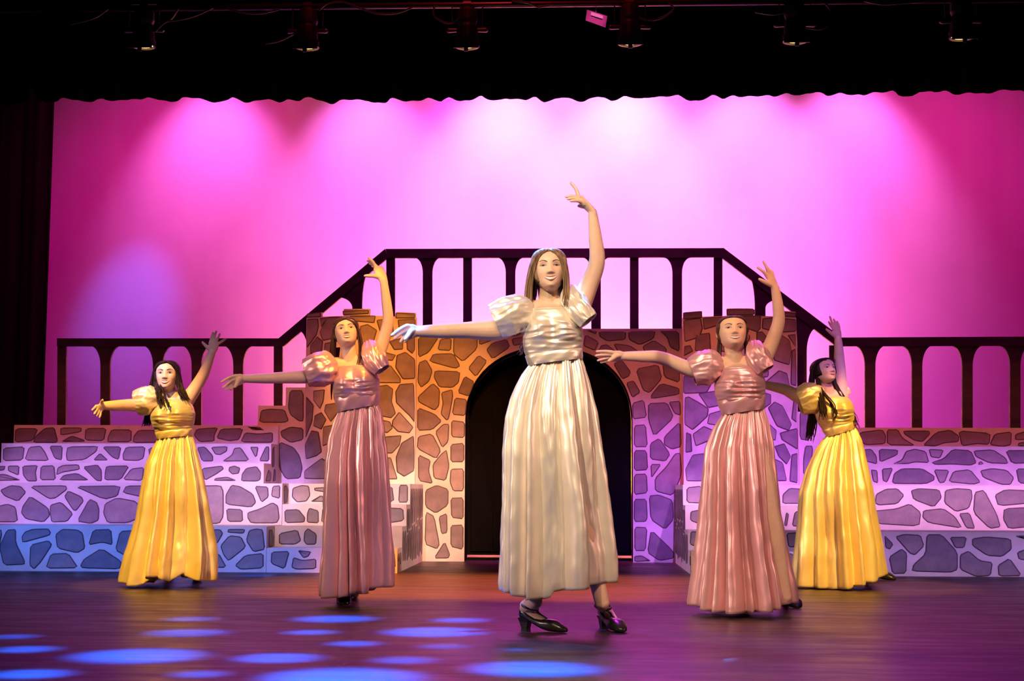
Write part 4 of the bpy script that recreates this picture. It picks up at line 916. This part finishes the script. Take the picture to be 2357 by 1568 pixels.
    def hair(s):
        d = s.d; hr = d['hair']; m = MB(); NT, NZ = 96, 56; rs = []
        thick = hr.get('thick', .013); front = hr.get('front', .070); side0 = math.radians(hr.get('side', 66))
        lowt = hr.get('low', -.55)
        for j in range(NZ+1):
            t = lowt+(1.0-.012-lowt)*j/NZ; r = []
            for i in range(NT):
                th = 2*math.pi*i/NT; a = abs((th+math.pi) % (2*math.pi)-math.pi); z = t*HC
                # hairline: rises from the temples to the forehead
                sidea = side0+(math.radians(hr.get('tuck', 0))*min(1, max(0, (.25-t)/.3)))
                if a < sidea+.5:
                    lim = front*(1-.35*(a/sidea)**3) if a < sidea else -1
                    q = (z-lim)/.012 if a < sidea else 1.0
                    q2 = (a-sidea)/.16+.5
                    k = max(min(1, max(0, q)), min(1, max(0, q2)))
                else: k = 1.0
                part = 1-.45*g(math.sin(th)*hint(HW, t)-hr.get('part', 0.0), .006)*(1 if math.cos(th) > -.3 and t > .3 else 0)
                lump = 1+.10*math.sin(th*23+t*3)
                k *= min(1, max(0, (t-lowt)/.28)); k = k*k*(3-2*k)
                off = -.008+(thick*part*lump+.008)*k
                r.append(s.H(head_pt(th, t, off)))
            rs.append(r)
        m.rings(rs, cap0=True, cap1=True)
        rr = random.Random(hr.get('seed', 1))
        for lk in hr['locks']:
            pts, wid, n, rad = lk[:4]; wave = lk[4] if len(lk) > 4 else 0.0
            base = [s.P(*p) for p in pts]
            for k in range(n):
                ox, oy = rr.uniform(-1, 1)*wid*s.s, rr.uniform(-.03, .03); ph = rr.uniform(0, 6.28); fr = rr.uniform(.8, 1.25)
                P_, Rr = smooth_path(base, [(1, 1)]*len(base), 5); Q = []
                L = len(P_); cut = 1-rr.uniform(0, .16)*(k > 0)
                for i, p in enumerate(P_[:max(3, int(L*cut))]):
                    u = i/(L-1); amp = wave*(u**1.2)
                    spread = .45+.75*u
                    Q.append(p+Vector((ox*spread+amp*math.sin(ph+fr*u*14), oy*spread+amp*.7*math.cos(ph*1.3+fr*u*14), rr.uniform(-.002, .002))))
                rads = [rad*(1-.15*abs(2*i/(len(Q)-1)-.6))*(1 if i < len(Q)-3 else (.75, .5, .22)[i-len(Q)+3]) for i in range(len(Q))]
                m.tube(Q, [(q, q*.7) for q in rads], n=7, sub=1, round_ends=False)
        m.build('hair', d['hairmat'], s.root, smooth=True)

    def dress(s):
        d = s.d; bo = d['bodice']; mat = d['satin']; rr = random.Random(d.get('seed', 3))
        # bodice: front height runs from the waist (v=0) to the neckline (v=1)
        ys = [b[0] for b in bo][::-1]; L = [b[1] for b in bo][::-1]; Rg = [b[2] for b in bo][::-1]
        wsl, wsr = d.get('wslope', (0, 0)); nsl, nsr = d.get('nslope', (0, 0))
        m = MB(); NA, NV = 120, 70; rs = []; bust = d.get('bust', .032)
        for j in range(NV+1):
            v = j/NV; y = ys[0]+(ys[-1]-ys[0])*v
            yy = ys[::-1]; xl = float(np.interp(y, yy, L[::-1])); xr = float(np.interp(y, yy, Rg[::-1]))
            a = (xr-xl)/2*s.s; b = a*.66; r = []
            for i in range(NA):
                an = 2*math.pi*i/NA; cx, sy = math.cos(an), math.sin(an)
                yo = (wsl*(1-cx)/2+wsr*(1+cx)/2)*(1-v)+(nsl*(1-cx)/2+nsr*(1+cx)/2)*v
                c = s.P((xl+xr)/2, y+yo, 0.0)
                x = a*math.copysign(abs(cx)**.92, cx); dp = b*math.copysign(abs(sy)**.92, sy)
                if sy > 0:
                    bb = g(v-.60, .27)*(g(abs(cx)-.46, .36)); dp += bust*bb*sy
                    dp += -.004*g(cx, .14)*g(v-.55, .2)
                    wv = math.sin(v*30+cx*2.4*math.sin(v*5)+.9*math.sin(cx*4+d.get('seed', 3)))
                    am = .0026*(g(v-.42, .26))*(1.15-.5*abs(cx)); dp += am*wv
                    dp += .0016*math.sin(v*60+cx*5)*g(v-.35, .25)
                    wz = v*9+cx*1.3*(v-.3); rg_ = 1-abs(noise.noise(Vector((cx*1.3+d.get('seed', 3), wz, 0))))*2.2
                    dp += .007*rg_*g(v-.45, .35)
                if v > .97: dp -= .004*(sy > 0)
                r.append(c+Vector((x, -dp, 0)))
            rs.append(r)
        rs.append([p.lerp(sum(rs[-1], Vector())/NA, .05)-Vector((0, 0, .004)) for p in rs[-1]])   # turned-in neckline
        m.rings(rs); bd = m.build('dress', mat, s.root, smooth=True); s.solid(bd, .003)
        # waistband
        wb = d.get('band', 18); m = MB(); rs = []
        y0, l0, r0 = ys[0], L[0], Rg[0]
        for k, (q, off) in enumerate(((-.06, .000), (0, .002), (.33, .003), (.66, .003), (1.0, .002), (1.05, -.002))):
            y = y0-wb*q; xl = float(np.interp(y, ys[::-1], L[::-1])); xr = float(np.interp(y, ys[::-1], Rg[::-1])); a = (xr-xl)/2*s.s+off; b = (xr-xl)/2*s.s*.66+off+.007
            r = []
            for i in range(NA):
                an = 2*math.pi*i/NA; cx, sy = math.cos(an), math.sin(an); yo = wsl*(1-cx)/2+wsr*(1+cx)/2
                c = s.P((xl+xr)/2, y+yo, 0.0); wr_ = .002*math.sin(an*9+k*1.3)
                r.append(c+Vector(((a+wr_)*math.copysign(abs(cx)**.92, cx), -(b+wr_)*math.copysign(abs(sy)**.92, sy), 0)))
            rs.append(r)
        m.rings(rs); m.build('waistband', mat, bd, smooth=True)
        # skirt
        sk = d['skirt']; yk = [k[0] for k in sk]; Lk = [k[1] for k in sk]; Rk = [k[2] for k in sk]
        hemx = [h[0] for h in d['hem']]; hemy = [h[1] for h in d['hem']]
        m = MB(); NA, NV = 360, 72; rs = []
        NC = d.get('folds', 17); ed = [0.0]
        for _ in range(NC): ed.append(ed[-1]+rr.uniform(.55, 1.5))
        ed = [e/ed[-1] for e in ed]; amp = [rr.uniform(.45, 1.15) for _ in range(NC)]; sk_ = [rr.uniform(-.25, .25) for _ in range(NC)]; drop = [rr.random() < .3 for _ in range(NC)]
        p0, p1 = rr.uniform(0, 6.28), rr.uniform(0, 6.28); rot = rr.uniform(0, 1)
        ymax = max(hemy)
        for j in range(NV+1):
            v = j/NV; r = []; yref = yk[0]+(ymax-yk[0])*v
            xl = float(np.interp(yref, yk, Lk)); xr = float(np.interp(yref, yk, Rk)); a = (xr-xl)/2*s.s
            AM = d.get('famp', .095)*(.22+.78*min(1, v*1.5))
            for i in range(NA):
                an = 2*math.pi*i/NA; cx, sy = math.cos(an), math.sin(an)
                pxx = (Lk[-1]+Rk[-1])/2+cx*(Rk[-1]-Lk[-1])/2
                hy = float(np.interp(pxx, hemx, hemy)); wy_ = yk[0]+wsl*(1-cx)/2+wsr*(1+cx)/2
                y = wy_+(hy-wy_)*v
                b = a*(.66+.18*min(1, v*2.5))
                u = (i/NA+rot+.012*math.sin(v*2.6+p0+an*2)*v) % 1.0
                c_ = 0
                while c_ < NC-1 and ed[c_+1] <= u: c_ += 1
                q = (u-ed[c_])/(ed[c_+1]-ed[c_]); q = q+sk_[c_]*q*(1-q)
                h = math.sin(math.pi*q)**.75
                k = amp[c_]
                if drop[c_]: k *= max(.15, 1-v*1.1)            # pleat that melts away below the hip
                ins = AM*(1-h*k)+.006*math.exp(-v*7)*(.5+.5*math.sin(an*60+p1))
                ins += .008*v*(.5+.5*math.sin(an*5+p1+v*2))
                edge = abs(cx)**8; ins *= 1-.55*edge
                cc = s.P((xl+xr)/2, y, 0.0)
                cr = .006*noise.noise(Vector((cx*4+d.get('seed', 3), sy*4, v*5)))+.004*noise.noise(Vector((cx*9+d.get('seed', 3), sy*9, v*14)))*(v > .05)
                if v > .985: ins += .003
                ra = max(a-ins+cr, .04); rb = max(b-ins+cr, .03)
                r.append(cc+Vector((ra*cx, -rb*sy, 0)))
            rs.append(r)
        m.rings(rs); so = m.build('skirt', mat, bd, smooth=True); s.solid(so, .003)
        # puff sleeves
        for sl in d['sleeves']:
            pts = [s.P(*p) for p in sl['p']]; rad = [(r*s.s, r*s.s) for r in sl['r']]
            P_, Rr = smooth_path(pts, rad, 14); m = MB(); rs = []; n = 110; q0 = rr.uniform(0, 6)
            T_ = [(P_[min(i+1, len(P_)-1)]-P_[max(i-1, 0)]).normalized() for i in range(len(P_))]
            u = Vector((0, -1, 0)); Lp = len(P_)
            for i in range(Lp):
                t = T_[i]; u = (u-t*u.dot(t)).normalized(); v = t.cross(u); w_ = i/(Lp-1); r = []
                sq = sl.get('flat', .85)
                for k in range(n):
                    a = 2*math.pi*k/n
                    gat = .07*math.sin(a*11+q0)*(1-w_)**1.0+.05*math.sin(a*5+w_*4+q0*2)*(.5+.5*w_)+.035*math.sin(a*8-w_*6+q0)
                    gat += .05*math.sin(w_*9+2*math.sin(a*2+q0))*math.sin(math.pi*w_)
                    pn = Vector((math.cos(a)*2.2, math.sin(a)*2.2, w_*3.0+q0)); rg_ = 1-abs(noise.noise(pn))*2
                    rg2 = 1-abs(noise.noise(pn*2.1+Vector((5, 1, 2))))*2
                    rad_ = Rr[i][0]*(1+(gat*.7+.065*rg_*(.4+.6*math.sin(math.pi*min(1, w_*1.1)))+.035*rg2-.05)*sl.get('fold', 1.0))
                    r.append(P_[i]+u*(rad_*sq*math.cos(a))+v*(rad_*math.sin(a)))
                rs.append(r)
            m.rings(rs, cap0=True); o = m.build('sleeve', mat, bd, smooth=True); s.solid(o, .003)
    def solid(s, o, th):
        md = o.modifiers.new('cloth_thickness', 'SOLIDIFY'); md.thickness = th; md.offset = -1
    def make(s):
        s.body(); s.face(); s.hair(); s.dress(); s.shoes()
IVORY = satin('ivory_satin', (0.84, 0.76, 0.61)); ROSE = satin('dusty_rose_satin', (0.76, 0.41, 0.40)); GOLD = satin('yellow_satin', (0.90, 0.73, 0.36))
SK1 = skin('fair_skin', (0.70, 0.47, 0.32)); SK2 = skin('warm_skin', (0.70, 0.46, 0.35)); SK3 = skin('tan_skin', (0.64, 0.42, 0.31))
H1 = hairmat('light_brown_hair', (0.23, 0.14, 0.075)); H2 = hairmat('auburn_hair', (0.075, 0.034, 0.018)); H3 = hairmat('black_hair', (0.022, 0.010, 0.009))
LIP1 = simple('soft_pink_lips', (0.42, 0.16, 0.14), 0.4); LIP2 = simple('red_lips', (0.42, 0.07, 0.07), 0.35)
BR1 = simple('brown_brow', (0.14, 0.08, 0.05), 0.7); BR2 = simple('dark_brow', (0.04, 0.022, 0.018), 0.7)
CAST = []
CAST.append(dict(   # middle, ivory
 label='woman in an ivory satin gown dancing at the front, one arm raised', ground=(1300,1458), skin=SK1, lip=LIP1, brow=BR1, hairmat=H1, satin=IVORY, voxel=.0032,
 head=dict(c=(1264,623), k=.97, yaw=4, pitch=6, roll=-3, kz=.95), neck=(1262,697), nr=.046, eyeopen=.5, mouth=.030, open=.0088, smile=1.35,
 bodice=[(711,1212,1316),(730,1206,1330),(755,1203,1341),(785,1203,1343),(805,1206,1341),(824,1213,1340),(838,1216,1340)], nslope=(2,-2), wslope=(5,-12), band=22, bust=.035,
 skirt=[(836,1214,1341),(860,1196,1350),(885,1183,1357),(920,1168,1366),(960,1157,1374),(1000,1153,1381),(1100,1149,1395),(1200,1146,1408),(1300,1143,1420),(1376,1141,1424)],
 hem=[(1141,1360),(1165,1364),(1205,1374),(1240,1375),(1262,1370),(1272,1358),(1310,1354),(1360,1349),(1400,1343),(1424,1340)], pleats=(11,17,31), seed=4,
 sleeves=[dict(p=[(1217,722,.0),(1200,722,-.02),(1172,728,-.03),(1140,742,-.03)], r=[30,42,47,42], flat=.9), dict(p=[(1312,662,.0),(1318,690,-.04),(1334,714,-.07),(1356,738,-.08)], r=[14,28,30,24], flat=.8, fold=1.5)],
 arms=[dict(p=[(1204,730,.0),(1145,757,-.03),(1075,760,-.07),(1015,762,-.11),(960,763,-.14)], r=[29,27,19,17,12], hand=dict(ib=(937,750,-.17), pb=(945,776,-.15), tips=[(902,772,-.20),(908,780,-.19),(922,787,-.17),(932,787,-.15)], thumb=(930,785,-.21), bend=.012)),
       dict(p=[(1332,712,.02),(1354,660,.02),(1374,603,.0),(1370,545,-.02),(1364,488,-.03)], r=[26,22,19,15.5,10], hand=dict(ib=(1331,450,.0), pb=(1340,466,-.05), tips=[(1314,421,.01),(1303,453,-.03),(1307,458,-.05),(1314,463,-.07)], thumb=(1332,474,-.03), bend=.006))],
 legs=[((1245,1180,-.02),(1231,1386,.04),dict(heel=(1208,1452), yaw=60, L=.225)), ((1330,1150,-.05),(1386,1388,-.02),dict(heel=(1390,1447), yaw=20, L=.245))],
 hair=dict(front=.074, side=60, thick=.014, part=.004, low=-.75, seed=2, locks=[
   ([(1256,577,-.05),(1238,592,-.05),(1226,620,-.035),(1219,655,-.02),(1216,690,-.01),(1217,714,.0)],8,60,.0055),([(1250,578,.0),(1230,598,.02),(1220,640,.03),(1216,690,.04),(1220,722,.05)],9,40,.006),([(1240,600,.07),(1232,650,.08),(1230,700,.08)],12,18,.010),
   ([(1270,577,-.05),(1288,592,-.05),(1299,618,-.035),(1304,650,-.03),(1303,685,-.05),(1297,712,-.08)],7,52,.0052),([(1274,578,.0),(1296,600,.02),(1303,640,.03),(1303,690,.03),(1304,715,.02)],8,36,.006),([(1285,600,.07),(1292,650,.08),(1296,705,.08)],10,16,.010),
   ([(1212,770,.14),(1200,800,.13),(1196,818,.12)],5,7,.005,.010)])))
CAST.append(dict(   # left rose
 label='woman in a dusty rose satin gown dancing in front of the left tower', ground=(815,1397), skin=SK1, lip=LIP1, brow=BR2, hairmat=H2, satin=ROSE,
 head=dict(c=(797,767), k=.88, yaw=10, pitch=14, roll=-7, kz=.90), neck=(806,834), nr=.046, eyeopen=.8, mouth=.028, open=.0075,
 bodice=[(845,770,858),(860,768,868),(880,765,874),(905,768,874),(925,773,873),(945,778,871)], nslope=(2,-4), wslope=(4,-14), band=30, bust=.035,
 skirt=[(943,777,872),(960,769,880),(1000,753,887),(1060,742,895),(1150,734,908),(1250,728,917),(1300,725,921),(1376,721,922)],
 hem=[(721,1370),(735,1376),(772,1373),(806,1369),(817,1361),(845,1363),(871,1362),(878,1352),(922,1350)], pleats=(13,21,33), seed=9,
 sleeves=[dict(p=[(768,842,.0),(755,845,-.02),(735,850,-.03),(706,860,-.03)], r=[24,37,41,33]), dict(p=[(850,790,.0),(855,812,-.04),(866,832,-.06),(880,852,-.07)], r=[14,24,26,20], flat=.8, fold=1.5)],
 arms=[dict(p=[(758,848,.0),(715,866,-.03),(660,869,-.08),(610,871,-.12),(561,872,-.15)], r=[19,16,14,12,9], hand=dict(ib=(541,866,-.18), pb=(546,884,-.16), tips=[(506,881,-.21),(513,893,-.20),(521,898,-.18),(532,897,-.17)], thumb=(540,893,-.22))),
       dict(p=[(862,832,.02),(880,790,.02),(893,742,.0),(889,692,-.02),(883,647,-.03)], r=[19,15.5,13,11.5,8.5], hand=dict(ib=(865,613,-.03), pb=(876,622,-.01), tips=[(848,594,-.05),(846,601,-.03),(851,607,-.01),(857,613,.02)], thumb=(840,635,-.06), bend=.006))],
 legs=[((805,1150,-.02),(798,1340,.02),dict(heel=(782,1388), yaw=18)), ((825,1150,-.05),(817,1358,-.05),dict(heel=(815,1376), yaw=3))],
 hair=dict(front=.074, side=68, tuck=18, thick=.011, part=.0, seed=5, locks=[([(794,734,-.04),(778,745,-.03),(771,765,.0),(768,795,.03),(768,835,.05)],4,22,.008),([(798,734,-.04),(815,743,-.03),(824,762,.0),(830,790,.01),(830,820,.0),(824,842,-.03)],3,16,.007),([(773,752,.05),(769,785,.06),(767,815,.07),(770,838,.08)],6,16,.009),([(778,800,.09),(772,840,.10),(768,890,.12),(768,925,.13)],7,10,.009),([(822,752,.04),(830,785,.03),(832,815,.01),(826,838,-.02)],4,12,.007)])))
CAST.append(dict(   # right rose
 label='woman in a dusty rose satin gown dancing in front of the right tower', ground=(1760,1417), skin=SK1, lip=LIP1, brow=BR2, hairmat=H2, satin=ROSE,
 head=dict(c=(1686,768), k=.99, yaw=2, pitch=14, roll=-1, kz=.84), neck=(1690,836), nr=.048, eyeopen=.7, mouth=.0285, open=.0080, smile=1.1,
 bodice=[(848,1650,1744),(862,1648,1752),(880,1644,1760),(905,1646,1761),(930,1656,1760),(950,1664,1759)], nslope=(2,-4), wslope=(5,-10), band=30, bust=.036,
 skirt=[(948,1663,1760),(980,1643,1771),(1030,1624,1782),(1100,1617,1793),(1200,1609,1805),(1300,1598,1826),(1380,1588,1842),(1406,1584,1846)],
 hem=[(1584,1395),(1609,1403),(1662,1406),(1720,1404),(1771,1401),(1799,1397),(1820,1391),(1846,1386)], pleats=(9,15,27), seed=21,
 sleeves=[dict(p=[(1650,842,.0),(1638,842,-.02),(1618,848,-.03),(1592,858,-.03)], r=[26,38,40,32]), dict(p=[(1738,790,.0),(1742,812,-.04),(1752,834,-.06),(1764,852,-.07)], r=[14,25,27,21], flat=.8, fold=1.5)],
 arms=[dict(p=[(1642,846,.0),(1598,853,-.03),(1522,824,-.08),(1478,821,-.12),(1435,820,-.15)], r=[21,18,15,13,10], hand=dict(ib=(1409,812,-.18), pb=(1413,827,-.15), tips=[(1370,809,-.21),(1372,819,-.20),(1371,831,-.18),(1382,835,-.16)], thumb=(1397,834,-.21), bend=.004)),
       dict(p=[(1752,840,.02),(1774,795,.02),(1792,742,.0),(1790,700,-.02),(1784,662,-.03)], r=[20,17,14.5,12.5,9.5], hand=dict(ib=(1765,636,-.05), pb=(1778,632,-.01), tips=[(1744,616,-.07),(1757,602,-.05),(1766,616,-.02),(1772,622,.02)], thumb=(1748,643,-.07), bend=.006))],
 legs=[((1715,1170,-.02),(1712,1372,.02),dict(heel=(1712,1398), yaw=-8)), ((1770,1170,-.05),(1808,1375,-.05),dict(heel=(1806,1395), yaw=12))],
 hair=dict(front=.070, side=68, tuck=22, thick=.012, part=.0, seed=6, locks=[([(1658,775,.06),(1656,800,.07),(1655,825,.07),(1660,846,.08)],5,16,.009),([(1714,780,.06),(1720,805,.06),(1722,835,.06)],5,12,.009)])))
CAST.append(dict(   # left yellow
 label='woman in a yellow satin gown with long black hair at the far left', ground=(400,1352), skin=SK2, lip=LIP2, brow=BR2, hairmat=H3, satin=GOLD,
 head=dict(c=(385,866), k=.98, yaw=5, pitch=8, roll=-2, kz=.95), neck=(398,917), nr=.046, eyeopen=.85, mouth=.029, open=.0080, smile=1.2,
 bodice=[(924,366,436),(940,352,446),(955,345,450),(975,350,448),(992,357,444),(1008,362,442)], nslope=(2,-2), wslope=(4,-6), band=15, bust=.05,
 skirt=[(1007,361,443),(1030,348,451),(1070,331,461),(1120,321,472),(1200,306,486),(1280,281,500),(1346,265,502)],
 hem=[(265,1341),(284,1344),(322,1346),(348,1334),(365,1322),(399,1329),(416,1335),(439,1325),(458,1317),(470,1332),(502,1337)], pleats=(9,16,29), seed=14,
 sleeves=[dict(p=[(364,915,.0),(352,918,-.02),(336,922,-.03),(314,928,-.03)], r=[22,31,34,30]), dict(p=[(424,900,.05),(427,908,.05),(431,916,.05),(434,924,.05)], r=[10,14,14,12], flat=.8)],
 arms=[dict(p=[(362,922,.0),(328,932,-.03),(292,933,-.10),(264,934,-.16),(239,934,-.20)], r=[19,16,14,12.5,9], hand=dict(ib=(221,935,-.26), pb=(231,949,-.23), tips=[(212,944,-.30),(217,953,-.29),(222,958,-.27),(229,961,-.25)], thumb=(236,921,-.27), bend=.004)),
       dict(p=[(428,925,.05),(450,893,.05),(468,862,.03),(480,832,.0),(488,810,-.02)], r=[18,15,13,10.5,8.5], hand=dict(ib=(484,790,-.04), pb=(501,792,-.03), tips=[(490,766,-.05),(498,763,-.05),(506,769,-.05),(520,780,-.04)], thumb=(466,788,-.06), bend=.002))],
 legs=[((385,1180,-.02),(388,1310,.02),dict(heel=(384,1335), yaw=20)), ((440,1180,-.04),(452,1310,-.04),dict(heel=(450,1336), yaw=20))],
 hair=dict(front=.074, side=68, thick=.014, part=.002, seed=8, locks=[([(383,832,-.05),(366,842,-.04),(358,860,-.01),(354,890,.0),(356,915,-.02)],5,24,.009),([(386,832,-.05),(401,842,-.04),(409,862,-.01),(414,890,-.01),(422,912,-.02)],5,22,.009),([(362,850,.03),(353,880,.04),(348,920,.06),(342,960,.10),(336,984,.12)],10,44,.007,.010),([(364,860,.0),(362,890,-.04),(370,915,-.09),(376,945,-.12)],7,24,.0055,.014),([(405,850,.02),(412,880,.0),(420,905,-.03),(433,926,-.05)],8,36,.0065,.006),([(368,880,-.05),(382,915,-.12),(392,945,-.13)],3,4,.006,.012)])))
CAST.append(dict(   # right yellow
 label='woman in a yellow satin gown with long wavy dark hair at the far right', ground=(1990,1355), skin=SK3, lip=LIP2, brow=BR2, hairmat=H3, satin=GOLD,
 head=dict(c=(1897,855), k=.90, yaw=30, pitch=14, roll=-2, kz=.88), neck=(1907,908), nr=.044, eyeopen=.75, mouth=.022, open=.0, smile=.8,
 bodice=[(917,1886,1950),(932,1878,1960),(950,1876,1965),(970,1884,1966),(988,1896,1967),(1000,1904,1968)], nslope=(4,-4), wslope=(6,-14), band=15, bust=.045,
 skirt=[(998,1903,1970),(1010,1893,1978),(1030,1879,1987),(1080,1857,1999),(1130,1843,2012),(1200,1839,2026),(1280,1831,2045),(1353,1826,2055)],
 hem=[(1826,1349),(1864,1351),(1892,1353),(1943,1350),(1970,1342),(1989,1337),(2022,1333),(2055,1321)], pleats=(10,18,30), seed=31,
 sleeves=[dict(p=[(1888,914,.0),(1876,914,-.02),(1860,918,-.03),(1838,926,-.03)], r=[24,33,35,31]), dict(p=[(1936,890,.05),(1942,900,.05),(1948,910,.05)], r=[10,14,13], flat=.8)],
 arms=[dict(p=[(1884,922,.0),(1850,920,-.03),(1812,899,-.06),(1778,890,-.09),(1748,884,-.12)], r=[19,16,13,10.5,8.5], hand=dict(ib=(1732,878,-.14), pb=(1734,892,-.12), tips=[(1708,880,-.16),(1709,886,-.15),(1710,892,-.14),(1714,898,-.13)], thumb=(1726,872,-.17))),
       dict(p=[(1936,914,.05),(1934,876,.05),(1932,838,.03),(1931,806,.0),(1929,780,-.02)], r=[18,15,13,10.5,8.2], hand=dict(ib=(1917,755,-.04), pb=(1931,757,-.02), tips=[(1908,741,-.06),(1910,729,-.05),(1919,735,-.03),(1927,740,-.02)], thumb=(1902,758,-.07), bend=.005))],
 legs=[((1930,1190,-.02),(1925,1320,.02),dict(heel=(1920,1338), yaw=10)), ((1985,1190,-.04),(2000,1318,-.04),dict(heel=(1998,1334), yaw=50))],
 hair=dict(front=.078, side=66, thick=.014, part=-.012, seed=11, locks=[([(1893,828,-.04),(1878,838,-.04),(1870,858,-.01),(1868,890,.0),(1876,920,-.03)],5,24,.009),([(1897,828,-.04),(1908,838,-.02),(1914,860,.03),(1922,890,.03)],4,14,.008),([(1873,845,.04),(1868,880,.05),(1872,930,.08),(1868,985,.12),(1864,1020,.14)],9,48,.0065,.009),([(1880,860,.0),(1886,895,-.06),(1893,935,-.12),(1896,972,-.15)],7,36,.005,.008),([(1886,890,-.06),(1905,915,-.11),(1924,945,-.13),(1924,972,-.14)],3,5,.006,.016),([(1912,850,.03),(1925,890,.02),(1946,925,.0),(1963,958,-.02),(1976,990,-.02)],6,30,.005,.009)])))
for c in CAST: Dancer(c).make()
for o in list(bpy.data.objects):
    if '_w' in o: del o['_w']
